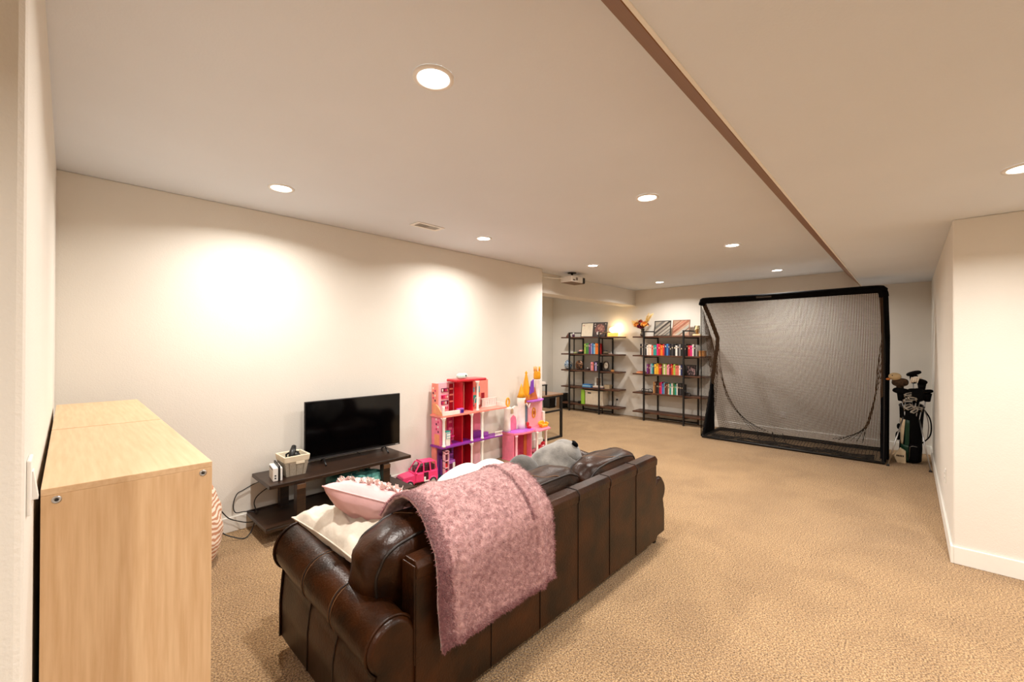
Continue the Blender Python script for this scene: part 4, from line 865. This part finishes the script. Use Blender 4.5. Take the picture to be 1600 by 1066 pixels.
# glowing lamp
t = thing('amber_lamp', 'small glowing amber lamp on right end of left bookcase', 'lamp', (8.17, 4.70, S[4]))
AMB = mat('amber_glow', (1.0, .42, .08, 1), .3, var=.1, emit=1.1); GLO = mat('warm_glow', (1.0, .80, .45, 1), .4, var=.05, emit=5)
mk('base', Bx(8.11, 8.23, 4.60, 4.80, S[4], S[4]+.085), AMB, t, bevel=.012, seg=3); mk('globe', MB().ell((8.17, 4.70, S[4]+.15), (.07, .08, .065), 12, wob=.2, wf=18), GLO, t)
ld = bpy.data.lights.new('lamp_glow', 'POINT'); ld.energy = 2.6; ld.color = (1, .72, .36); ld.shadow_soft_size = .03
lo = link(bpy.data.objects.new('lamp_glow', ld)); lo.parent = t; lo.location = (.135, -.02, .19)
# second shelf
t = thing('toy_truck', 'small dark toy truck with pale top on left bookcase', 'toy', (8.11, 5.52, S[3]))
mk('bed', Bx(8.08, 8.15, 5.44, 5.56, S[3]+.012, S[3]+.05), BLACKP, t, bevel=.004); mk('cab', Bx(8.08, 8.15, 5.45, 5.52, S[3]+.05, S[3]+.085), M('pink_toy', 236, 170, 160), t, bevel=.006)
for y in (5.465, 5.535): mk('wheel', MB().cyl((8.075, y, S[3]+.014), (8.155, y, S[3]+.014), .0138, n=12), BLACKP, t)
t = thing('green_dish', 'tiny pale green dish left of the toy truck', 'dish', (8.1, 5.63, S[3])); mk('dish', MB().lathe([(.03, 0), (.05, .03), (.047, .03), (.027, .005)], 16, (8.10, 5.635, S[3])), M('pale_green', 186, 196, 130, .5), t)
t = thing('stone_bowl', 'dark lidded stone bowl on the left bookcase second shelf', 'bowl', (8.12, 4.84, S[3]))
mk('bowl', MB().lathe([(.03, 0), (.055, .02), (.06, .045), (.05, .06)], 16, (8.12, 4.84, S[3])), M('stone', 110, 98, 76, .6, var=.2), t); mk('lid', MB().lathe([(.05, .06), (.04, .075), (.008, .085)], 16, (8.12, 4.84, S[3])), BLACKP, t)
t = thing('shell_dish', 'flat pale pink shell dish beside the stone bowl', 'dish', (8.12, 4.72, S[3])); mk('dish', MB().lathe([(.03, 0), (.045, .012), (.042, .014), (.02, .006)], 16, (8.12, 4.725, S[3])), M('shell_pink', 240, 200, 180, .4), t)
# middle shelf
t = thing('woven_ball', 'blue and white patterned round vase at left shelf end', 'vase', (8.15, 5.87, S[2]))
mk('vase', MB().lathe([(.05, 0), (.085, .04), (.102, .10), (.09, .16), (.05, .20), (.04, .215), (.034, .215), (.03, .19)], 24, (8.15, 5.87, S[2])), M('delft', 220, 226, 230, .3, col2=C(70, 106, 140), vscale=26, detail=4, contrast=(.44, .54)), t)
t = thing('decor_plate', 'round bronze patterned plate on a stand, left bookcase', 'plate', (8.12, 5.555, S[2]))
mk('plate', MB().lathe([(.105, .0), (.10, .012), (.06, .006), (.055, .010), (.03, .012), (.004, .014)], 28, (8.14, 5.555, S[2]+.115), (-1, 0, .15)), M('bronze_plate', 150, 104, 70, .4, col2=C(50, 34, 28), vscale=24, contrast=(.42, .58), metal=.3), t); mk('stand', Bx(8.10, 8.19, 5.51, 5.60, S[2], S[2]+.016), BLACKM, t)
t = thing('small_box', 'little dark box with white knob, middle of left bookcase', 'box', (8.1, 5.33, S[2])); mk('box', Bx(8.08, 8.15, 5.27, 5.39, S[2], S[2]+.04), M('dark_box', 60, 40, 34), t, bevel=.004); mk('knob', MB().ell((8.10, 5.30, S[2]+.05), (.012, .012, .012), 8), WHITEP, t)
t = thing('mantel_clock', 'round dark mantel clock on the left bookcase', 'clock', (8.13, 4.845, S[2]))
mk('rim', MB().tube([(8.13, 4.845+.065*math.cos(math.radians(a)), S[2]+.125+.09*math.sin(math.radians(a))) for a in range(0, 360, 15)], .014, 8, closed=True), M('clock_bronze', 70, 56, 46, .4, metal=.5), t)
mk('dial', MB().lathe([(.065, 0), (.06, .003)], 20, (8.135, 4.845, S[2]+.125), (-1, 0, 0)), M('clock_dial', 196, 184, 166, .5), t); mk('hand', MB().bar((8.130, 4.845, S[2]+.125), (8.130, 4.86, S[2]+.165), .005), BLACKP, t); mk('hand', MB().bar((8.130, 4.845, S[2]+.125), (8.130, 4.815, S[2]+.13), .005), BLACKP, t); mk('clock_base', Bx(8.10, 8.17, 4.79, 4.90, S[2], S[2]+.03), BLACKP, t, bevel=.004)
t = thing('wood_block', 'small tan wooden block beside the mantel clock', 'block', (8.12, 4.68, S[2])); mk('block', Bx(8.09, 8.15, 4.655, 4.705, S[2], S[2]+.04), BRN, t, bevel=.004); mk('slab', Bx(8.09, 8.15, 4.712, 4.78, S[2], S[2]+.022), M('dark_box', 60, 40, 34), t, bevel=.003)
# fourth shelf
for k, (c, w_) in enumerate((('blue', .23), ('sky', .21), ('blue', .19))):
    m = MB(); m.box(8.07, 8.22, 5.43-w_, 5.43-.006*k, S[1]+k*.024, S[1]+k*.024+.0225)
    mk('book', m, M('cover_'+c, *PAL[c], .5), label='%s book lying flat, %s in the stack of three' % (c, ('lowest', 'middle', 'top')[k]), cat='book', group='flat blue books', bevel=.002)
t = thing('photo_frame', 'small brown photo in white frame, fourth shelf left bookcase', 'picture frame', (8.2, 5.09, S[1]))
mk('frame', Bx(8.20, 8.215, 5.01, 5.18, S[1], S[1]+.235), M('frame_white', 226, 222, 214), t, bevel=.002); mk('photo', Bx(8.1985, 8.2, 5.02, 5.13, S[1]+.02, S[1]+.22), M('photo_brown', 150, 118, 92, .5, col2=C(84, 64, 54), vscale=20), t); mk('strut', MB().bar((8.215, 5.09, S[1]+.15), (8.28, 5.09, S[1]+.004), .012), BLACKP, t)
t = thing('magazine_stack', 'low stack of pale magazines below the photo frame', 'magazines', (8.12, 5.0, S[1]))
for k in range(3): mk('magazine', Bx(8.06, 8.19, 4.90+.01*k, 5.14, S[1]+k*.017, S[1]+k*.017+.016), M('mag%d' % k, *((90, 84, 90), (226, 186, 170), (230, 220, 206))[k]), t, bevel=.002)
t = thing('tan_basket', 'small tan woven basket at the right of fourth shelf', 'basket', (8.18, 4.82, S[1])); m = MB(); frustum(m, 8.18, 4.82, S[1], S[1]+.085, .055, .055, .065, .065, .006); mk('body', m, M('tan_weave', 186, 164, 132, .9, bump=.5, bscale=90), t)
# bottom shelf
t = thing('green_binder', 'lime green binder standing on the bottom shelf', 'binder', (8.15, 5.42, S[0])); mk('cover', Bx(8.08, 8.34, 5.375, 5.465, S[0], S[0]+.33), M('lime_binder', 150, 200, 60, .4), t, bevel=.004); mk('pages', Bx(8.09, 8.33, 5.382, 5.458, S[0]+.3301, S[0]+.333), PAGE, t)
t = thing('storage_bin', 'white ribbed storage bin with dark handle slot', 'bin', (8.2, 5.13, S[0]))
BIN = M('ivory_plastic', 232, 220, 200, .5)
bn = mk('body', Bx(8.09, 8.34, 4.905, 5.36, S[0], S[0]+.315), BIN, t, bevel=.008)
for k in range(11): mk('rib', Bx(8.084, 8.090, 4.915, 5.35, S[0]+.02+k*.024, S[0]+.030+k*.024), BIN, t, bevel=.002)
mk('rim', Bx(8.078, 8.345, 4.90, 5.365, S[0]+.30, S[0]+.326), BIN, t, bevel=.005); mk('handle_slot', Bx(8.080, 8.0845, 5.20, 5.29, S[0]+.255, S[0]+.28), BLACKP, t, bevel=.004)
t = thing('speaker_cube', 'tiny black cube left of the lime binder', 'speaker', (8.1, 5.51, S[0])); mk('case', Bx(8.08, 8.14, 5.49, 5.55, S[0], S[0]+.06), BLACKP, t, bevel=.004); mk('cone', MB().lathe([(.02, 0), (.008, .003)], 12, (8.08, 5.52, S[0]+.03), (-1, 0, 0)), BLACKF, t)
t = thing('plug_adapter', 'white power adapter hanging under the wall outlet', 'adapter', (8.37, 4.73, .2)); mk('brick', Bx(8.335, 8.369, 4.72, 4.76, .1225, .165), WHITEP, t, bevel=.005); mk('lead', MB().tube([(8.352, 4.74, .166), (8.35, 4.735, .2), (8.345, 4.72, .25), (8.36, 4.71, .32)], .003, 6), BLACKP, t)

# ------------------------------------------------------------------ projector
t = thing('projector', 'white ceiling projector with black lens end', 'projector', (5.60, 3.93, H))
px0, px1, py0, py1, pz0, pz1 = 5.42, 5.80, 3.84, 4.06, 2.535, 2.632
mk('body', Bx(px0, px1-.07, py0, py1, pz0, pz1), WHITEP, t, bevel=.012, seg=3); mk('lens_end', Bx(px1-.07, px1, py0+.004, py1-.004, pz0+.002, pz1-.004), BLACKP, t, bevel=.01); mk('lens', MB().lathe([(.034, 0), (.034, .02), (.026, .024), (.02, .014)], 20, (px1, py0+.08, pz0+.05), (1, 0, 0)), BLACKP, t)
for k in range(4): mk('vent_slat', Bx(px0+.11+k*.014, px0+.119+k*.014, py0-.002, py0+.002, pz0+.03, pz0+.075), M('slat_grey', 110, 100, 92), t)
mk('port_panel', Bx(px0+.03, px0+.09, py0-.002, py0+.002, pz0+.02, pz0+.04), M('slat_grey', 110, 100, 92), t)
mk('bottom_edge', Bx(px0+.01, px1-.01, py0+.01, py1-.01, pz0-.006, pz0), M('projector_tan', 120, 96, 76), t)
mk('mount_plate', MB().lathe([(.07, -.012), (.07, 0)], 20, (5.58, 3.95, H)), BLACKM, t); mk('mount_stem', MB().cyl((5.58, 3.95, pz1), (5.58, 3.95, H-.012), .018), BLACKM, t)
for a in (-.07, .07): mk('mount_arm', MB().bar((5.58, 3.95, pz1+.025), (5.58+a, 3.95+.05, pz1+.002), .014), BLACKM, t)
mk('projector_cable', MB().tube([(5.42, 4.0, 2.60), (5.34, 4.05, 2.59), (5.24, 4.13, 2.60), (5.16, 4.2, 2.615), (5.10, 4.272, 2.62)], .008, 8), WHITEP, label='white cable running from the projector to the beam', cat='cable')

# ------------------------------------------------------------------ golf practice net
t = thing('golf_net', 'large black framed golf practice net with fine mesh', 'golf net', (7.65, 1.38, 0))
NYL, NYR, NXF, NXB, NZT = 2.505, .245, 7.26, 8.12, 2.27
NETM = M('brown_black_netting', 86, 60, 32, .9); 
def sm(pts, n=6):
    P_ = []; pts = [Vector(p) for p in pts]
    for i in range(len(pts)-1):
        p0, p1, p2, p3 = pts[max(0, i-1)], pts[i], pts[i+1], pts[min(len(pts)-1, i+2)]
        for k in range(n): s = k/n; P_.append(.5*((2*p1)+(p2-p0)*s+(2*p0-5*p1+4*p2-p3)*s*s+(3*p1-p0-3*p2+p3)*s**3))
    return P_+[pts[-1]]
for y, r in ((NYL, .033), (NYR, .046)):
    s_ = 1 if y == NYL else -1
    mk('side_pole', MB().tube(sm([(7.52, y, .02), (7.62, y, .45), (7.73, y, .88), (7.90, y, 1.28), (8.03, y, 1.62), (7.92, y, 1.76), (7.62, y, 2.02), (7.36, y, 2.21), (7.28, y-s_*.02, NZT)]), r, 10), BLACKF, t)
    mk('base_pole', MB().tube([(NXF, y, .022), (NXB, y, .022)], .018, 8), BLACKM, t)
    mk('corner_gusset', MB().prism([(NXF+.02, .03), (7.80, .03), (7.765, .85), (7.70, .85), (7.5, .42)], y-.022, y+.022, 'y'), BLACKF, t)
mk('top_bar', MB().tube(sm([(7.30, NYL+.02, NZT-.06), (7.285, NYL, NZT-.01), (7.28, NYL-.06, NZT+.005), (7.28, 1.9, NZT), (7.28, .9, NZT+.005), (7.28, NYR+.07, NZT+.01), (7.285, NYR+.01, NZT-.02), (7.30, NYR-.005, NZT-.09)]), .052, 12), BLACKF, t)
mk('base_pole', MB().tube([(NXF, NYL, .022), (NXF, NYR, .022)], .018, 8), BLACKM, t); mk('base_pole', MB().tube([(NXB, NYL, .022), (NXB, NYR, .022)], .022, 8), BLACKM, t)
mk('logo', Bx(7.2265, 7.229, 1.50, 1.70, NZT-.012, NZT+.014), M('logo_dim', 70, 66, 64, .7), t)
def strands(fn, nu, nv, wd, name, su=1, sv=1):
    mb = MB(); G = [[Vector(fn(i/(nu-1), j/(nv-1))) for j in range(nv)] for i in range(nu)]
    def seg(p, q):
        d = (q-p); 
        if d.length < 1e-5: return
        d.normalize(); a = d.orthogonal().normalized()*wd/2; c = d.cross(a)
        A = [mb.vert(p+a), mb.vert(p-a*.5+c*.87), mb.vert(p-a*.5-c*.87)]; B = [mb.vert(q+a), mb.vert(q-a*.5+c*.87), mb.vert(q-a*.5-c*.87)]
        for k in range(3): mb.face((A[k], A[(k+1) % 3], B[(k+1) % 3], B[k]))
    for i in range(nu):
        for j in range(nv):
            if i < nu-1: seg(G[i][j], G[i+1][j])
            if j < nv-1: seg(G[i][j], G[i][j+1])
    return mk(name, mb, NETM if name == 'net_sheet' else M('black_side_netting', 30, 24, 18, .9), t, kind='stuff')
def sheet(u, v):
    y = NYL-.01-(NYL-NYR-.02)*u
    z = NZT-.04-(NZT-.07)*v
    e_ = min(u, 1-u); x = 7.29+.80*v**1.25+.035*math.sin(u*9+v*3)*v*(1-v)*2
    fold = math.exp(-(e_/.10)**2)*.5*v*(1-v)
    x -= fold*.4; y += 0
    x += .025*math.sin(u*60)*math.exp(-(e_/.10)**2)*v
    return (x, y, z)
strands(sheet, 128, 124, .0074, 'net_sheet')
def sidenet(y): return lambda u, v: (7.24+(.50+.30*math.sin(v*3.1))*u, y, .03+(2.17-.03)*(1-v)*(1-.25*u*(v < .4)))
strands(sidenet(NYL), 22, 90, .0042, 'side_net'); strands(sidenet(NYR), 22, 90, .0042, 'side_net')
strands(lambda u, v: (NXF+(NXB-NXF)*v, NYL-(NYL-NYR)*u, .055+.05*abs(math.sin(u*8))*math.sin(v*3.1)), 60, 18, .006, 'ground_net')
mk('front_cord', MB().tube([(7.235, NYL+.01, .03), (7.235, NYL+.012, 2.2)], .007, 6), BLACKF, t)
# gathered folds hanging at both sides and heaped along the base
NETF = M('black_net_folds', 36, 27, 18, .9)
def gather(pts, r, flat=.5): mk('net_fold', MB().tube(sm(pts, 8), r, 6, flat=flat), NETF, t)
for k in range(5):
    q = k/4; gather([(7.95, 2.46, 1.60-.12*k), (7.89, 2.42-.05*q, 1.25-.1*k), (7.88, 2.36-.06*q, .9-.07*k), (7.90, 2.26-.1*q, .6-.05*k), (7.95, 2.1-.15*q, .3-.02*k), (8.0, 1.95-.25*q, .10)], U(.002, .004))
for k in range(6):
    q = k/5; gather([(7.97, .29, 1.62-.1*k), (7.90, .33+.02*q, 1.22-.08*k), (7.89, .36+.03*q, .82-.05*k), (7.93, .44+.05*q, .45-.03*k), (7.98, .50+.35*q, .12)], U(.002, .005))
for k in range(9):
    ph = U(0, 6); zz = .03+.012*k % .05
    gather([(NXF+.03+.03*k, NYL-.1-j*(NYL-NYR-.2)/14, .025+.03*abs(math.sin(j*.8+ph))*U(.3, 1)) for j in range(15)], U(.006, .012), .6)
for k in range(6):
    y = U(1.5, 2.4); gather([(NXF+.05, y-.25, .03), (7.6, y-.12, .06), (NXB-.05, y, .09)], .005)

# ------------------------------------------------------------------ golf bag with clubs
t = thing('golf_bag', 'black stand golf bag with cream and green side panels', 'golf bag', (7.62, -.01, 0))
B0, T0 = Vector((7.70, -.005, .0)), Vector((7.525, -.02, .76)); AX = (T0-B0).normalized()
Q_ = Vector((0, 0, 1)).rotation_difference(AX).to_matrix().to_4x4(); XB = Matrix.Translation(B0) @ Q_; LB = (T0-B0).length
mk('body', MB(XB).lathe([(.09, .02), (.108, .035), (.112, .2), (.106, .4), (.112, .58), (.118, LB-.03), (.118, LB), (.10, LB), (.098, LB-.08)], 24, (0, 0, 0)), BLACKF, t)
mk('collar', MB(XB).tube([(.115*math.cos(a*.3), .115*math.sin(a*.3), LB) for a in range(21)], .012, 8, closed=True), BLACKP, t)
CRM, GRN = M('cream_vinyl', 226, 206, 174, .5), M('bottle_green', 22, 62, 44, .5)
def patch(a0, a1, z0, z1, m, name, r=.117, taper=1):
    def fn(u, v):
        a = math.radians(a0+(a1-a0)*(u if taper == 1 else .5+(u-.5)*(taper+(1-taper)*v))); z = z0+(z1-z0)*v
        return (r*math.cos(a), r*math.sin(a), z)
    o = mk(name, MB(XB).grid(fn, 10, 8), m, t); sd = o.modifiers.new('solid', 'SOLIDIFY'); sd.thickness = .006; return o
patch(112, 150, .27, .62, CRM, 'cream_panel', taper=.4); patch(150, 172, .2, .62, GRN, 'green_panel'); patch(125, 172, .05, .27, GRN, 'green_pocket', .119)
pk = mk('ball_pocket', MB(XB).prism([(.04, .02), (.125, .02), (.165, .12), (.10, .24), (.045, .20)], -.152, -.118, 'x'), CRM, t, bevel=.008)
for k in range(5): mk('lettering', MB(XB).box(-.1545, -.1515, .064+k*.015, .074+k*.015, .118, .142), BLACKP, pk)
mk('front_pocket', MB(XB).box(-.140, -.10, -.075, .02, .08, .30), BLACKF, t, bevel=.015, seg=3)
mk('zip', MB(XB).tube([(-.142, -.06, .28), (-.143, -.02, .285), (-.142, .008, .27), (-.142, .012, .1)], .003, 6), STEEL, t)
for (a, c_) in (((7.42, .06, .62), (7.235, .205, .012)), ((7.42, -.09, .60), (7.245, -.185, .012))):
    lg = mk('stand_leg', MB().tube([a, c_], .0075, 8), STEEL, t); mk('rubber_foot', MB().lathe([(.018, 0), (.016, .014), (.009, .022)], 10, (c_[0], c_[1], 0)), BLACKP, lg)
mk('strap', MB().tube(sm([(7.54, -.135, .72), (7.53, -.185, .62), (7.54, -.200, .50), (7.58, -.185, .38), (7.62, -.12, .28)]), .018, 8, flat=.4), BLACKF, t); mk('strap_edge', MB().tube(sm([(7.515, -.13, .74), (7.505, -.165, .62), (7.515, -.175, .50), (7.56, -.165, .36)]), .005, 6), M('strap_grey', 120, 114, 112), t)
mk('side_clip', MB().ell((7.60, .106, .47), (.02, .02, .04), 8), BLACKF, t); mk('bottle_holder', MB().ell((7.63, .112, .34), (.03, .028, .06), 8), BLACKF, t)
def club(hp, kind, label, m=None, rot=0):
    hp = Vector(hp); base = B0+AX*.12+Vector(((hp.x-7.5)*.15, (hp.y+.02)*.25, 0))
    o = thing('golf_club', label, 'golf club', hp, 'clubs in the golf bag')
    mk('shaft', MB().tube([base, hp], .006, 6), STEEL, o)
    if kind == 'iron':
        xf = Matrix.Translation(hp) @ Euler((rot, .2, .1)).to_matrix().to_4x4()
        mk('head', MB(xf).prism([(-.012, -.012), (.02, -.02), (.075, -.006), (.085, .03), (.06, .038), (-.008, .014)], -.030, -.014, 'x'), CHROME, o, bevel=.004, seg=3)
        mk('face_groove', MB(xf).prism([(.012, -.008), (.06, -.002), (.066, .018), (.014, .008)], -.0315, -.0295, 'x'), BLACKP, o)
        mk('hosel', MB().cyl(hp-AX*.05, hp+AX*.01, .009, n=10), CHROME, o)
    else:
        mk('head_cover', MB().ell(hp, kind, 12, e=.85, ez=.8, wob=.1, wf=14, rot=(rot, 0, 0)), m or BLACKF, o)
        mk('cover_neck', MB().tube([hp-AX*.13, hp-AX*.03], [.030, .042], 10), m or BLACKF, o)
    return o
club((7.48, .08, .95), (.06, .085, .04), 'black mallet club head cover at left of the bag', rot=.1)
club((7.52, -.04, 1.185), (.045, .075, .028), 'topmost black club head cover tilted upward', rot=-.35)
club((7.50, -.115, 1.085), (.045, .055, .03), 'black club head cover under the white glove', rot=.3)
club((7.47, -.165, .965), (.04, .05, .024), 'small black club head beside the right wall', rot=-.15)
club((7.49, -.06, .91), (.075, .10, .085), 'big round black club cover in the bag centre')
o = club((7.54, .09, 1.06), (.065, .085, .055), 'brown duck shaped club head cover', M('duck_brown', 92, 66, 42, .9, col2=C(44, 32, 22), vscale=30))
mk('duck_head', MB().ell((7.50, .14, 1.135), (.05, .065, .05), 12), M('duck_tan', 216, 190, 146, .9), o); mk('duck_bill', MB().ell((7.45, .205, 1.10), (.028, .024, .015), 8), M('duck_bill', 220, 130, 60, .6), o); mk('eye', MB().ell((7.452, .165, 1.15), (.007, .007, .007), 6), BLACKP, o)
club((7.44, .045, .90), 'iron', 'steel iron club head highest at the left of bag', rot=2.6)
club((7.43, .055, .83), 'iron', 'steel iron club head hanging below the upper left one', rot=2.75)
club((7.42, .05, .745), 'iron', 'lowest steel iron club head at left of the bag', rot=2.4)
club((7.42, -.03, .765), 'iron', 'golden lit iron head at front centre of bag', rot=-.8)
club((7.41, -.07, .74), 'iron', 'bright iron head right of the golden one', rot=-1.0)
club((7.42, -.11, .75), 'iron', 'rightmost steel iron head in the golf bag', rot=-.3)
club((7.44, -.06, .86), 'iron', 'flat lying steel iron head across bag centre', rot=-.1)
o = thing('golf_glove', 'white golf glove draped over the black club cover', 'glove', (7.48, -.07, 1.1))
for k in range(4): mk('finger', MB().tube([(7.455, -.085+k*.020, 1.135), (7.442, -.078+k*.020, 1.11), (7.440, -.070+k*.020, 1.075-.006*abs(k-1))], [.010, .010, .008], 8), M('glove_white', 238, 226, 210, .7), o)
mk('palm', MB().ell((7.475, -.075, 1.135), (.035, .045, .012), 8), M('glove_white', 238, 226, 210, .7), o)
